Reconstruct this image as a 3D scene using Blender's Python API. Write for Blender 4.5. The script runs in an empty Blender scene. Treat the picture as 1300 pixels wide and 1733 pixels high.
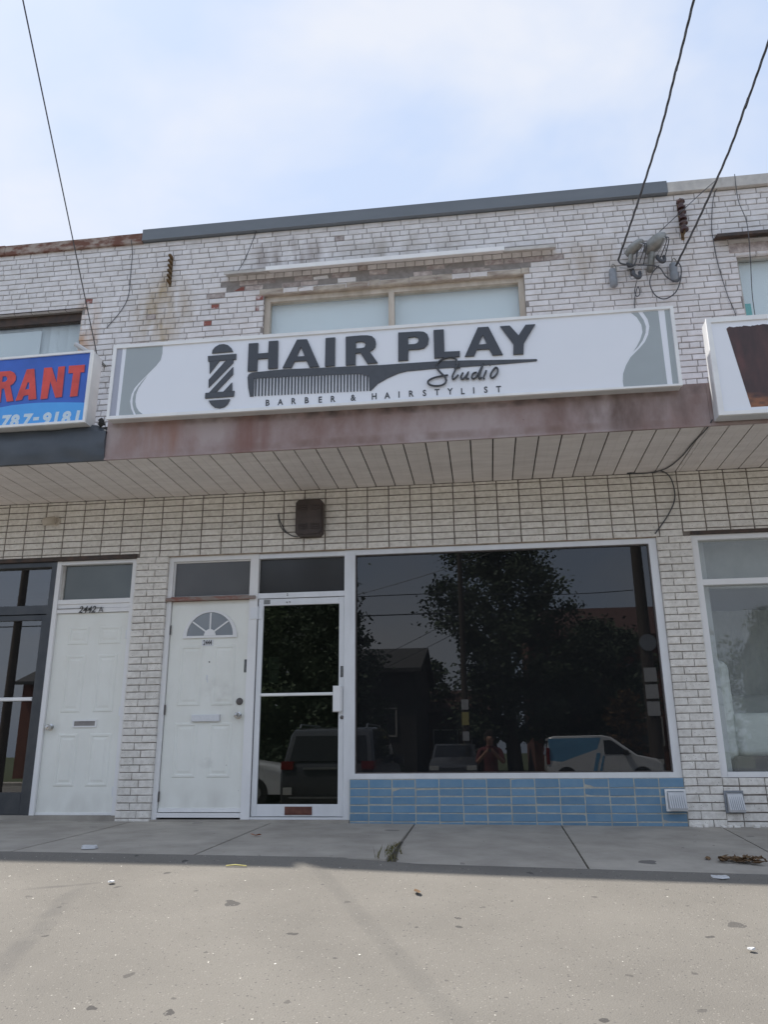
import bpy, bmesh, math, random
from mathutils import Vector, Matrix, noise
from mathutils.geometry import tessellate_polygon
random.seed(7)
S = bpy.context.scene
C = S.collection

# ------------------------------------------------------------------ camera
cam_data = bpy.data.cameras.new('camera')
cam = bpy.data.objects.new('camera', cam_data)
C.objects.link(cam)
YAW, PITCH, ROLL = 0.126522, 0.295424, 0.008884
cam_rot = Matrix.Rotation(YAW, 4, 'Z') @ Matrix.Rotation(PITCH, 4, 'X') @ Matrix.Rotation(ROLL, 4, 'Y') @ Matrix.Rotation(math.pi / 2, 4, 'X')
cam.matrix_world = Matrix.Translation((0, -7.5, 0.626)) @ cam_rot
cam_data.sensor_fit = 'VERTICAL'
cam_data.sensor_height = 24.0
cam_data.lens = 1323.48 / 1733 * 24.0
cam_data.clip_start = 0.05
cam_data.clip_end = 3000
S.camera = cam

# ------------------------------------------------------------------ sky and sun
SUN = Vector((-0.525, 0.205, 1.0)).normalized()       # towards the sun: behind the building, high, from the left
sun_elev = math.asin(SUN.z)
world = bpy.data.worlds.new('World')
S.world = world
world.use_nodes = True
wn, wl = world.node_tree.nodes, world.node_tree.links
wn.clear()
w_out = wn.new('ShaderNodeOutputWorld')
w_bg = wn.new('ShaderNodeBackground')
w_bg.inputs['Strength'].default_value = 0.0915
sky = wn.new('ShaderNodeTexSky')
sky.sky_type = 'NISHITA'
sky.sun_disc = False
sky.sun_elevation = sun_elev
sky.sun_rotation = math.atan2(SUN.x, SUN.y)
sky.air_density = 1.0
sky.dust_density = 1.6
sky.ozone_density = 1.2
w_tc = wn.new('ShaderNodeTexCoord')
w_map = wn.new('ShaderNodeMapping')
w_map.inputs['Scale'].default_value = (1.0, 1.0, 1.7)
w_map.inputs['Location'].default_value = (0.35, 0.1, 0.55)
w_noise = wn.new('ShaderNodeTexNoise')
w_noise.inputs['Scale'].default_value = 2.1
w_noise.inputs['Detail'].default_value = 5.0
w_noise.inputs['Roughness'].default_value = 0.52
w_noise.inputs['Distortion'].default_value = 0.35
w_ramp = wn.new('ShaderNodeValToRGB')
w_ramp.color_ramp.elements[0].position = 0.44
w_ramp.color_ramp.elements[0].color = (0.0, 0.0, 0.0, 1)
w_ramp.color_ramp.elements[1].position = 0.66
w_ramp.color_ramp.elements[1].color = (0.68, 0.68, 0.68, 1)
w_mix = wn.new('ShaderNodeMixRGB')
w_mix.inputs['Color2'].default_value = (6.15, 6.2, 6.45, 1)      # thin bright cloud
w_haze = wn.new('ShaderNodeMixRGB')                             # summer haze evens out the blue
w_haze.inputs['Fac'].default_value = 0.78
w_haze.inputs['Color2'].default_value = (4.75, 5.6, 7.2, 1)
wl.new(w_tc.outputs['Generated'], w_map.inputs['Vector'])
wl.new(w_map.outputs['Vector'], w_noise.inputs['Vector'])
wl.new(w_noise.outputs['Fac'], w_ramp.inputs['Fac'])
wl.new(w_ramp.outputs['Color'], w_mix.inputs['Fac'])
wl.new(sky.outputs['Color'], w_haze.inputs['Color1'])
wl.new(w_haze.outputs['Color'], w_mix.inputs['Color1'])
wl.new(w_mix.outputs['Color'], w_bg.inputs['Color'])
wl.new(w_bg.outputs['Background'], w_out.inputs['Surface'])

sun_data = bpy.data.lights.new('sun', 'SUN')
sun_data.energy = 3.9
sun_data.angle = math.radians(1.0)
sun_data.color = (1.0, 0.95, 0.88)
sun = bpy.data.objects.new('sun', sun_data)
sun.rotation_euler = SUN.to_track_quat('Z', 'Y').to_euler()
sun.location = (-8, 6, 20)
C.objects.link(sun)

vs = S.view_settings
vs.view_transform = 'Standard'
vs.look = 'None'
vs.exposure = 0.72
vs.gamma = 1.0
vs.use_curve_mapping = False
S.render.engine = 'CYCLES'
S.cycles.use_denoising = True
S.cycles.max_bounces = 8
S.cycles.transparent_max_bounces = 12

# ------------------------------------------------------------------ materials
MATS = {}

def mat(name, col, rough=0.7, col2=None, scale=6.0, stretch=(1, 1, 1), lo=0.35, hi=0.65, bump=0.0, bscale=120.0,
        metallic=0.0, spec=0.5, rnd=0.0, spots=None, detail=6.0, extra=None):
    """Procedural paint: two colours mixed by noise in world space, per piece variation, fine relief, small spots."""
    m = bpy.data.materials.new(name)
    m.use_nodes = True
    n, l = m.node_tree.nodes, m.node_tree.links
    b = n['Principled BSDF']
    b.inputs['Roughness'].default_value = rough
    b.inputs['Metallic'].default_value = metallic
    b.inputs['Specular IOR Level'].default_value = spec
    geo = n.new('ShaderNodeNewGeometry')
    mp = n.new('ShaderNodeMapping')
    mp.inputs['Scale'].default_value = stretch
    l.new(geo.outputs['Position'], mp.inputs['Vector'])
    c_out = None
    c1 = n.new('ShaderNodeRGB')
    c1.outputs[0].default_value = (*col, 1)
    c_out = c1.outputs[0]
    if col2 is not None:
        t = n.new('ShaderNodeTexNoise')
        t.inputs['Scale'].default_value = scale
        t.inputs['Detail'].default_value = detail
        t.inputs['Roughness'].default_value = 0.62
        l.new(mp.outputs['Vector'], t.inputs['Vector'])
        r = n.new('ShaderNodeMapRange')
        r.inputs['From Min'].default_value = lo
        r.inputs['From Max'].default_value = hi
        l.new(t.outputs['Fac'], r.inputs['Value'])
        mx = n.new('ShaderNodeMixRGB')
        mx.inputs['Color2'].default_value = (*col2, 1)
        l.new(r.outputs['Result'], mx.inputs['Fac'])
        l.new(c_out, mx.inputs['Color1'])
        c_out = mx.outputs['Color']
    if spots is not None:                     # (scale, threshold, colour)
        for sc, th, sco in spots:
            v = n.new('ShaderNodeTexVoronoi')
            v.inputs['Scale'].default_value = sc
            dn = n.new('ShaderNodeTexNoise')
            dn.inputs['Scale'].default_value = sc * 1.9
            dm = n.new('ShaderNodeMixRGB')
            dm.inputs['Fac'].default_value = 0.12 / max(1.0, sc * 0.25)
            l.new(geo.outputs['Position'], dn.inputs['Vector'])
            l.new(geo.outputs['Position'], dm.inputs['Color1'])
            l.new(dn.outputs['Color'], dm.inputs['Color2'])
            l.new(dm.outputs['Color'], v.inputs['Vector'])
            # only some cells carry a spot, and of different size
            sx = n.new('ShaderNodeSeparateColor')
            l.new(v.outputs['Color'], sx.inputs['Color'])
            mm = n.new('ShaderNodeMath')
            mm.operation = 'MULTIPLY'
            mm.inputs[1].default_value = th
            l.new(sx.outputs['Red'], mm.inputs[0])
            r = n.new('ShaderNodeMath')
            r.operation = 'LESS_THAN'
            l.new(v.outputs['Distance'], r.inputs[0])
            l.new(mm.outputs['Value'], r.inputs[1])
            gt = n.new('ShaderNodeMath')
            gt.operation = 'GREATER_THAN'
            gt.inputs[1].default_value = 0.5
            l.new(sx.outputs['Green'], gt.inputs[0])
            pr = n.new('ShaderNodeMath')
            pr.operation = 'MULTIPLY'
            l.new(r.outputs['Value'], pr.inputs[0])
            l.new(gt.outputs['Value'], pr.inputs[1])
            p2 = n.new('ShaderNodeMath')
            p2.operation = 'MULTIPLY'
            fl = n.new('ShaderNodeMath')
            fl.operation = 'MULTIPLY_ADD'
            fl.inputs[1].default_value = 0.5
            fl.inputs[2].default_value = 0.5
            l.new(sx.outputs['Blue'], fl.inputs[0])
            l.new(pr.outputs['Value'], p2.inputs[0])
            l.new(fl.outputs['Value'], p2.inputs[1])
            mx = n.new('ShaderNodeMixRGB')
            mx.inputs['Color2'].default_value = (*sco, 1)
            l.new(p2.outputs['Value'], mx.inputs['Fac'])
            l.new(c_out, mx.inputs['Color1'])
            c_out = mx.outputs['Color']
    if extra is not None:
        c_out = extra(n, l, geo, c_out)
    if rnd > 0:
        oi = n.new('ShaderNodeObjectInfo')
        ad = n.new('ShaderNodeMath')
        ad.operation = 'ADD'
        l.new(oi.outputs['Random'], ad.inputs[0])
        l.new(geo.outputs['Random Per Island'], ad.inputs[1])
        fr = n.new('ShaderNodeMath')
        fr.operation = 'FRACT'
        l.new(ad.outputs['Value'], fr.inputs[0])
        mr = n.new('ShaderNodeMapRange')
        mr.inputs['To Min'].default_value = 1 - rnd
        mr.inputs['To Max'].default_value = 1 + rnd * 0.6
        l.new(fr.outputs['Value'], mr.inputs['Value'])
        hs = n.new('ShaderNodeHueSaturation')
        l.new(mr.outputs['Result'], hs.inputs['Value'])
        l.new(c_out, hs.inputs['Color'])
        c_out = hs.outputs['Color']
    l.new(c_out, b.inputs['Base Color'])
    if bump > 0:
        t = n.new('ShaderNodeTexNoise')
        t.inputs['Scale'].default_value = bscale
        t.inputs['Detail'].default_value = 3.0
        l.new(geo.outputs['Position'], t.inputs['Vector'])
        bp = n.new('ShaderNodeBump')
        bp.inputs['Strength'].default_value = bump
        bp.inputs['Distance'].default_value = 0.004
        l.new(t.outputs['Fac'], bp.inputs['Height'])
        l.new(bp.outputs['Normal'], b.inputs['Normal'])
    MATS[name] = m
    return m


def stain(cx, cz, rx, rz, colour, strength, nscale=5.0, vert=0.35):
    """A stain with a shape of its own on the wall, broken up by noise: centre, half size, colour."""
    def f(n, l, geo, c_in):
        sp = n.new('ShaderNodeSeparateXYZ')
        l.new(geo.outputs['Position'], sp.inputs[0])
        terms = []
        for ax, c0, rad in (('X', cx, rx), ('Z', cz, rz)):
            s = n.new('ShaderNodeMath'); s.operation = 'SUBTRACT'
            s.inputs[1].default_value = c0
            l.new(sp.outputs[ax], s.inputs[0])
            d = n.new('ShaderNodeMath'); d.operation = 'DIVIDE'
            d.inputs[1].default_value = rad
            l.new(s.outputs[0], d.inputs[0])
            p = n.new('ShaderNodeMath'); p.operation = 'MULTIPLY'
            l.new(d.outputs[0], p.inputs[0])
            l.new(d.outputs[0], p.inputs[1])
            terms.append(p)
        a = n.new('ShaderNodeMath'); a.operation = 'ADD'
        l.new(terms[0].outputs[0], a.inputs[0]); l.new(terms[1].outputs[0], a.inputs[1])
        mr = n.new('ShaderNodeMapRange')
        mr.inputs['From Min'].default_value = 1.0
        mr.inputs['From Max'].default_value = 0.1
        l.new(a.outputs[0], mr.inputs['Value'])
        mp = n.new('ShaderNodeMapping')
        mp.inputs['Scale'].default_value = (1, 1, vert)
        l.new(geo.outputs['Position'], mp.inputs['Vector'])
        t = n.new('ShaderNodeTexNoise')
        t.inputs['Scale'].default_value = nscale
        t.inputs['Detail'].default_value = 5
        l.new(mp.outputs['Vector'], t.inputs['Vector'])
        tr = n.new('ShaderNodeMapRange')
        tr.inputs['From Min'].default_value = 0.38
        tr.inputs['From Max'].default_value = 0.66
        tr.inputs['To Max'].default_value = strength
        l.new(t.outputs['Fac'], tr.inputs['Value'])
        m = n.new('ShaderNodeMath'); m.operation = 'MULTIPLY'
        l.new(mr.outputs[0], m.inputs[0]); l.new(tr.outputs[0], m.inputs[1])
        mx = n.new('ShaderNodeMixRGB')
        mx.inputs['Color2'].default_value = (*colour, 1)
        l.new(m.outputs[0], mx.inputs['Fac'])
        l.new(c_in, mx.inputs['Color1'])
        return mx.outputs['Color']
    return f


def chain(*fs):
    def f(n, l, geo, c):
        for g in fs:
            c = g(n, l, geo, c)
        return c
    return f


def glass(name, tint, refl=1.0, rough=0.0, ior=1.5, film_or_sheen=None):
    """Window glass: clear or tinted pane that reflects by Fresnel; film = (colour, amount) for dust, a stuck-on sheet or reflection painted as a film."""
    m = bpy.data.materials.new(name)
    m.use_nodes = True
    n, l = m.node_tree.nodes, m.node_tree.links
    n.clear()
    out = n.new('ShaderNodeOutputMaterial')
    tr = n.new('ShaderNodeBsdfTransparent')
    tr.inputs['Color'].default_value = (*tint, 1)
    gl = n.new('ShaderNodeBsdfGlossy')
    gl.inputs['Roughness'].default_value = rough
    gl.inputs['Color'].default_value = (refl, refl, refl, 1)
    fr = n.new('ShaderNodeFresnel')
    g0 = n.new('ShaderNodeNewGeometry')
    im = n.new('ShaderNodeMapRange')              # both faces of the pane reflect alike
    im.inputs['To Min'].default_value = ior
    im.inputs['To Max'].default_value = 1.0 / ior
    l.new(g0.outputs['Backfacing'], im.inputs['Value'])
    l.new(im.outputs[0], fr.inputs['IOR'])
    mx = n.new('ShaderNodeMixShader')
    l.new(fr.outputs[0], mx.inputs[0])
    body = tr.outputs[0]
    if film_or_sheen:
        df = n.new('ShaderNodeBsdfDiffuse')
        df.inputs['Color'].default_value = (*film_or_sheen[0], 1)
        fm = n.new('ShaderNodeMixShader')
        geo = n.new('ShaderNodeNewGeometry')
        t = n.new('ShaderNodeTexNoise')
        t.inputs['Scale'].default_value = 2.5
        l.new(geo.outputs['Position'], t.inputs['Vector'])
        r = n.new('ShaderNodeMapRange')
        r.inputs['To Min'].default_value = film_or_sheen[1] * 0.75
        r.inputs['To Max'].default_value = min(1.0, film_or_sheen[1] * 1.25)
        l.new(t.outputs['Fac'], r.inputs['Value'])
        l.new(r.outputs[0], fm.inputs[0])
        l.new(tr.outputs[0], fm.inputs[1])
        l.new(df.outputs[0], fm.inputs[2])
        body = fm.outputs[0]
    l.new(body, mx.inputs[1])
    l.new(gl.outputs[0], mx.inputs[2])
    l.new(mx.outputs[0], out.inputs['Surface'])
    MATS[name] = m
    return m

def streak(ax, ay, bx, by, w, colour, strength, nscale=4.0):
    """a long stain on the ground from a to b, broken up by noise"""
    L_ = math.hypot(bx - ax, by - ay)
    ang = math.atan2(by - ay, bx - ax)
    def f(n, l, geo, c_in):
        mp = n.new('ShaderNodeMapping')
        mp.vector_type = 'TEXTURE'
        mp.inputs['Location'].default_value = ((ax + bx) / 2, (ay + by) / 2, 0)
        mp.inputs['Rotation'].default_value = (0, 0, ang)
        mp.inputs['Scale'].default_value = (L_ / 2, w / 2, 1)
        wob = n.new('ShaderNodeTexNoise')
        wob.inputs['Scale'].default_value = 2.2
        l.new(geo.outputs['Position'], wob.inputs['Vector'])
        wm = n.new('ShaderNodeMixRGB')
        wm.blend_type = 'ADD'
        wm.inputs['Fac'].default_value = 0.10
        l.new(geo.outputs['Position'], wm.inputs['Color1'])
        l.new(wob.outputs['Color'], wm.inputs['Color2'])
        l.new(wm.outputs['Color'], mp.inputs['Vector'])
        sp = n.new('ShaderNodeSeparateXYZ')
        l.new(mp.outputs['Vector'], sp.inputs[0])
        out = None
        for ax_, pw in (('X', 6.0), ('Y', 2.0)):
            ab = n.new('ShaderNodeMath'); ab.operation = 'ABSOLUTE'
            l.new(sp.outputs[ax_], ab.inputs[0])
            p = n.new('ShaderNodeMath'); p.operation = 'POWER'
            p.inputs[1].default_value = pw
            l.new(ab.outputs[0], p.inputs[0])
            if out is None:
                out = p
            else:
                a = n.new('ShaderNodeMath'); a.operation = 'ADD'
                l.new(out.outputs[0], a.inputs[0]); l.new(p.outputs[0], a.inputs[1])
                out = a
        mr = n.new('ShaderNodeMapRange')
        mr.inputs['From Min'].default_value = 1.0
        mr.inputs['From Max'].default_value = 0.2
        l.new(out.outputs[0], mr.inputs['Value'])
        t = n.new('ShaderNodeTexNoise')
        t.inputs['Scale'].default_value = nscale
        t.inputs['Detail'].default_value = 8
        l.new(geo.outputs['Position'], t.inputs['Vector'])
        tr = n.new('ShaderNodeMapRange')
        tr.inputs['From Min'].default_value = 0.35
        tr.inputs['From Max'].default_value = 0.6
        tr.inputs['To Max'].default_value = strength
        l.new(t.outputs['Fac'], tr.inputs['Value'])
        m = n.new('ShaderNodeMath'); m.operation = 'MULTIPLY'
        l.new(mr.outputs[0], m.inputs[0]); l.new(tr.outputs[0], m.inputs[1])
        mx = n.new('ShaderNodeMixRGB')
        mx.inputs['Color2'].default_value = (*colour, 1)
        l.new(m.outputs[0], mx.inputs['Fac'])
        l.new(c_in, mx.inputs['Color1'])
        return mx.outputs['Color']
    return f

lot_stains = chain(
    streak(-2.42, -2.55, -2.05, -4.2, 0.15, (0.115, 0.108, 0.099), 0.55),
    streak(-2.75, -2.70, -2.30, -2.52, 0.05, (0.09, 0.084, 0.078), 0.6))
door_grime = chain(
    stain(-2.40, 1.02, 0.10, 0.16, (0.42, 0.40, 0.35), 0.2, 9.0, 0.8),
    stain(-4.31, 0.88, 0.10, 0.14, (0.42, 0.40, 0.35), 0.2, 9.0, 0.8),
    stain(-2.74, 0.14, 0.6, 0.16, (0.56, 0.54, 0.50), 0.3, 7.0, 0.5),
    stain(-3.98, 0.12, 0.6, 0.16, (0.56, 0.54, 0.50), 0.3, 7.0, 0.5),
    stain(-2.60, 1.17, 0.22, 0.18, (0.52, 0.50, 0.46), 0.3, 11.0, 1.0),
    stain(-2.68, 0.52, 0.10, 0.06, (0.45, 0.44, 0.41), 0.25, 14.0, 1.0))
RUST = (0.33, 0.22, 0.09)
up_stains = chain(
    stain(-3.50, 5.42, 0.42, 0.62, (0.40, 0.29, 0.14), 1.0, 5.0, 0.3),
    stain(-4.40, 5.28, 0.20, 0.5, (0.52, 0.27, 0.11), 1.0, 7.0, 0.3),
    stain(-2.02, 6.02, 0.55, 0.30, (0.20, 0.15, 0.13), 0.75, 7.0, 0.25),
    stain(-0.75, 5.98, 0.9, 0.26, (0.34, 0.30, 0.25), 0.6, 5.0, 0.25),
    stain(1.35, 5.62, 0.5, 0.35, (0.36, 0.28, 0.18), 0.6, 6.0, 0.3),
    stain(2.3, 5.7, 0.2, 0.35, (0.34, 0.24, 0.15), 0.5, 6.0, 0.3))
mat('brick_paint', (0.82, 0.80, 0.80), 0.75, (0.70, 0.675, 0.66), 9.0, rnd=0.07, bump=0.5, bscale=90, extra=up_stains,
    spots=[(38, 0.16, (0.30, 0.26, 0.24))])
mat('brick_paint_lower', (0.86, 0.825, 0.765), 0.8, (0.60, 0.56, 0.50), 22.0, rnd=0.08, bump=1.0, bscale=170, lo=0.4, hi=0.8,
    spots=[(60, 0.22, (0.30, 0.27, 0.23)), (9, 0.06, (0.14, 0.12, 0.10))])
mat('brick_bare', (0.30, 0.11, 0.09), 0.9, (0.62, 0.52, 0.50), 9.0, lo=0.52, hi=0.60, rnd=0.15, bump=0.8)
mat('brick_dirty', (0.60, 0.54, 0.51), 0.9, (0.32, 0.26, 0.245), 13.0, rnd=0.18, bump=1.0, bscale=60)
mat('mortar', (0.34, 0.315, 0.30), 0.95, (0.25, 0.23, 0.215), 14.0, bump=0.7)
mat('mortar_lower', (0.25, 0.22, 0.19), 0.95, (0.15, 0.13, 0.115), 14.0, bump=0.7)
mat('mortar_rough', (0.44, 0.37, 0.34), 0.95, (0.20, 0.16, 0.15), 9.0, bump=1.0, bscale=40)
mat('tile_blue', (0.135, 0.265, 0.40), 0.38, (0.18, 0.30, 0.41), 9.0, rnd=0.13, bump=0.25, bscale=60,
    spots=[(60, 0.12, (0.40, 0.43, 0.45))])
mat('tile_grout', (0.50, 0.49, 0.42), 0.9, (0.36, 0.35, 0.31), 18.0, bump=0.5)
mat('fascia_paint', (0.27, 0.175, 0.155), 0.65, (0.42, 0.345, 0.335), 2.3, (0.9, 1, 0.55), 0.36, 0.62, detail=10,
    spots=[(14, 0.09, (0.10, 0.07, 0.06))], bump=0.45, bscale=22,
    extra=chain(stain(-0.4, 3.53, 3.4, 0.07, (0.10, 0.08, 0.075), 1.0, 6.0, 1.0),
                stain(1.3, 3.38, 0.9, 0.30, (0.15, 0.10, 0.085), 1.0, 5.0, 0.4),
                stain(-2.9, 3.36, 0.45, 0.3, (0.30, 0.15, 0.11), 0.8, 6.0, 0.15),
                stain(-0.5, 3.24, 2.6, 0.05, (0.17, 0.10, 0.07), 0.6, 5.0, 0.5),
                stain(-2.0, 3.36, 0.25, 0.3, (0.22, 0.10, 0.08), 0.8, 7.0, 0.08)))
mat('soffit_paint', (0.84, 0.79, 0.76), 0.6, (0.73, 0.68, 0.65), 3.0, (1, 4, 1), rnd=0.06, bump=0.1, bscale=40)
mat('dark_gap', (0.05, 0.042, 0.038), 0.95, (0.03, 0.026, 0.024), 8.0)
mat('cap_grey', (0.155, 0.175, 0.195), 0.45, (0.18, 0.20, 0.22), 5.0, (0.3, 1, 1))
mat('cap_white', (0.64, 0.61, 0.56), 0.6, (0.48, 0.46, 0.43), 7.0, bump=0.1)
mat('cap_rust', (0.40, 0.33, 0.28), 0.8, (0.17, 0.075, 0.05), 4.0, (1, 1, 2), 0.42, 0.56, bump=0.3, bscale=40)
mat('white_paint', (0.85, 0.845, 0.835), 0.45, (0.74, 0.74, 0.74), 5.0, (1, 1, 0.4), lo=0.5, hi=0.85)
mat('white_bright', (0.93, 0.93, 0.91), 0.35, (0.83, 0.83, 0.82), 5.0)
mat('white_dull', (0.60, 0.58, 0.54), 0.6, (0.42, 0.40, 0.37), 7.0)
mat('frame_cream', (0.62, 0.56, 0.48), 0.7, (0.45, 0.39, 0.31), 8.0, (1, 1, 0.3), bump=0.3)
mat('sill_cream', (0.60, 0.55, 0.47), 0.85, (0.32, 0.26, 0.22), 8.0, (0.6, 1, 2), bump=0.9, bscale=40)
mat('frame_dark', (0.052, 0.058, 0.066), 0.35, (0.075, 0.08, 0.085), 6.0, metallic=0.3)
mat('lintel_dark', (0.045, 0.04, 0.038), 0.7, (0.10, 0.065, 0.05), 9.0)
mat('alum', (0.83, 0.84, 0.85), 0.4, (0.75, 0.76, 0.77), 6.0, (1, 1, 0.3), metallic=0.2)
mat('door_paint', (0.865, 0.87, 0.81), 0.5, (0.80, 0.80, 0.735), 3.5, (1, 1, 0.6), lo=0.4, hi=0.75,
    spots=[(7, 0.05, (0.40, 0.40, 0.38))], extra=door_grime, bump=0.08, bscale=25)
mat('chrome', (0.62, 0.61, 0.60), 0.22, (0.50, 0.49, 0.47), 30.0, metallic=0.9)
mat('bronze_dark', (0.16, 0.145, 0.14), 0.4, (0.10, 0.09, 0.085), 30.0, metallic=0.6)
mat('mail_brown', (0.20, 0.085, 0.06), 0.5, (0.12, 0.05, 0.04), 16.0, metallic=0.3)
mat('rust_sill', (0.30, 0.25, 0.22), 0.8, (0.26, 0.11, 0.085), 5.0, (1, 1, 3), 0.45, 0.6, bump=0.3)
mat('mail_grey', (0.30, 0.28, 0.26), 0.5, (0.24, 0.22, 0.21), 16.0)
mat('black_print', (0.03, 0.03, 0.03), 0.6, (0.06, 0.06, 0.06), 60.0)
mat('grey_print', (0.16, 0.17, 0.17), 0.7, (0.30, 0.31, 0.31), 160.0)
mat('white_print', (0.76, 0.77, 0.78), 0.6, (0.70, 0.71, 0.72), 60.0)
mat('sign_face', (0.885, 0.905, 0.95), 0.25, (0.86, 0.885, 0.935), 1.6, bump=0.06, bscale=2.2, lo=0.4, hi=0.7)
mat('sign_grey', (0.40, 0.445, 0.455), 0.25, (0.38, 0.42, 0.43), 3.0)
mat('sign_lilac', (0.44, 0.455, 0.53), 0.25, (0.42, 0.435, 0.51), 3.0)
mat('letter_black', (0.055, 0.058, 0.066), 0.10, (0.048, 0.051, 0.058), 5.0, spec=0.6)
mat('letter_flat', (0.075, 0.08, 0.09), 0.22, (0.065, 0.07, 0.078), 20.0)
mat('sign_blue', (0.045, 0.15, 0.62), 0.3, (0.036, 0.12, 0.50), 3.0)
mat('sign_sky', (0.09, 0.42, 0.92), 0.3, (0.08, 0.37, 0.86), 3.0)
mat('sign_red', (0.80, 0.085, 0.06), 0.3, (0.57, 0.06, 0.045), 6.0)
mat('sign_digit', (0.55, 0.70, 0.82), 0.5, (0.72, 0.82, 0.88), 90.0)
mat('sign_shadow_print', (0.022, 0.05, 0.22), 0.35, (0.025, 0.055, 0.24), 6.0)
mat('hair_print', (0.10, 0.048, 0.042), 0.35, (0.032, 0.021, 0.021), 1.6, (5.0, 1, 1.6), 0.30, 0.72, detail=12,
    extra=chain(stain(2.20, 3.31, 0.32, 0.10, (0.42, 0.17, 0.07), 1.0, 6.0, 2.5),
                stain(2.10, 3.72, 0.16, 0.36, (0.20, 0.07, 0.06), 0.8, 9.0, 0.4)))
mat('cabinet_grey', (0.64, 0.65, 0.66), 0.45, (0.56, 0.57, 0.58), 5.0)
mat('blind', (0.84, 0.90, 0.91), 0.8, (0.81, 0.87, 0.885), 1.4)
mat('blind_slat', (0.82, 0.86, 0.86), 0.8, (0.76, 0.80, 0.81), 2.0, rnd=0.06)
mat('teal_card', (0.12, 0.52, 0.48), 0.6, (0.10, 0.46, 0.43), 6.0)
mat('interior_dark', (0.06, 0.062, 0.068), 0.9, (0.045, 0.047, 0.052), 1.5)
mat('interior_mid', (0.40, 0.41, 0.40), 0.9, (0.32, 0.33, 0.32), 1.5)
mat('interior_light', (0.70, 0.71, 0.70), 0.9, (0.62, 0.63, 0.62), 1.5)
mat('floor_dark', (0.03, 0.028, 0.027), 0.7, (0.02, 0.02, 0.019), 3.0)
mat('drape', (0.42, 0.43, 0.39), 0.95, (0.30, 0.31, 0.285), 3.0)
mat('upholstery', (0.86, 0.89, 0.84), 0.9, (0.80, 0.83, 0.78), 5.0, bump=0.2, bscale=200)
mat('chair_base', (0.13, 0.095, 0.075), 0.7, (0.09, 0.065, 0.05), 6.0)
mat('caulk', (0.50, 0.43, 0.34), 0.9, (0.28, 0.20, 0.15), 9.0, (1, 1, 3), bump=0.4)
mat('box_brown', (0.060, 0.046, 0.041), 0.5, (0.09, 0.07, 0.063), 7.0, bump=0.2)
mat('rust_metal', (0.10, 0.075, 0.045), 0.85, (0.17, 0.10, 0.04), 14.0, bump=0.6)
mat('porcelain', (0.075, 0.035, 0.032), 0.14, (0.05, 0.025, 0.025), 9.0)
mat('galv', (0.34, 0.345, 0.33), 0.5, (0.22, 0.22, 0.20), 12.0, metallic=0.4)
mat('plastic_grey', (0.28, 0.30, 0.33), 0.5, (0.22, 0.24, 0.26), 12.0)
mat('cable_black', (0.055, 0.058, 0.066), 0.5, (0.085, 0.088, 0.095), 20.0)
mat('cable_pale', (0.42, 0.42, 0.42), 0.6, (0.34, 0.34, 0.34), 20.0)
mat('tarp', (0.060, 0.072, 0.088), 0.42, (0.085, 0.098, 0.115), 2.2, bump=0.3, bscale=9)
mat('tarp_black', (0.018, 0.018, 0.02), 0.5, (0.03, 0.03, 0.032), 8.0)
mat('concrete', (0.45, 0.415, 0.36), 0.9, (0.285, 0.26, 0.225), 2.6, lo=0.3, hi=0.72, detail=12, bump=0.7, bscale=70,
    spots=[(3.1, 0.17, (0.15, 0.14, 0.13)), (9.0, 0.10, (0.14, 0.13, 0.12)), (60, 0.2, (0.42, 0.40, 0.37))], rnd=0.05)
mat('asphalt', (0.198, 0.184, 0.161), 0.93, (0.150, 0.139, 0.122), 1.1, lo=0.3, hi=0.75, detail=13, bump=1.0, bscale=140, extra=lot_stains,
    spots=[(3.3, 0.15, (0.075, 0.07, 0.065)), (7.0, 0.18, (0.07, 0.065, 0.06)), (70, 0.30, (0.28, 0.26, 0.23)), (55, 0.30, (0.085, 0.08, 0.075)), (20, 0.09, (0.75, 0.72, 0.64))])
mat('crack_tar', (0.125, 0.117, 0.107), 0.95, (0.165, 0.154, 0.141), 9.0, bump=0.6)
mat('joint_dirt', (0.085, 0.075, 0.06), 1.0, (0.05, 0.045, 0.04), 14.0)
mat('leaf_dry', (0.20, 0.125, 0.06), 0.9, (0.11, 0.065, 0.035), 12.0, rnd=0.3)
mat('leaf_orange', (0.42, 0.14, 0.05), 0.8, (0.30, 0.09, 0.03), 14.0)
mat('straw', (0.58, 0.52, 0.20), 0.8, (0.48, 0.42, 0.15), 14.0)
mat('weed', (0.10, 0.12, 0.04), 0.9, (0.16, 0.12, 0.05), 12.0, rnd=0.3)
mat('paper', (0.62, 0.63, 0.64), 0.8, (0.55, 0.55, 0.55), 12.0)
mat('foliage', (0.055, 0.085, 0.035), 0.7, (0.075, 0.115, 0.042), 0.5, rnd=0.35)
mat('foliage_dark', (0.045, 0.068, 0.038), 0.7, (0.065, 0.092, 0.045), 0.5, rnd=0.35)
mat('bark', (0.09, 0.07, 0.055), 0.95, (0.05, 0.04, 0.032), 6.0, (1, 1, 0.2), bump=0.9, bscale=30)
mat('pole_wood', (0.085, 0.068, 0.055), 0.9, (0.055, 0.045, 0.036), 5.0, (1, 1, 0.1))
mat('house_brick', (0.20, 0.085, 0.06), 0.9, (0.14, 0.06, 0.045), 6.0, bump=0.4)
mat('house_dark', (0.07, 0.066, 0.064), 0.9, (0.05, 0.047, 0.046), 3.0)
mat('roof_red', (0.10, 0.05, 0.042), 0.9, (0.07, 0.036, 0.031), 5.0)
mat('roof_grey', (0.07, 0.068, 0.066), 0.9, (0.05, 0.05, 0.05), 5.0)
mat('house_window', (0.05, 0.055, 0.06), 0.1, (0.04, 0.045, 0.05), 3.0)
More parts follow.
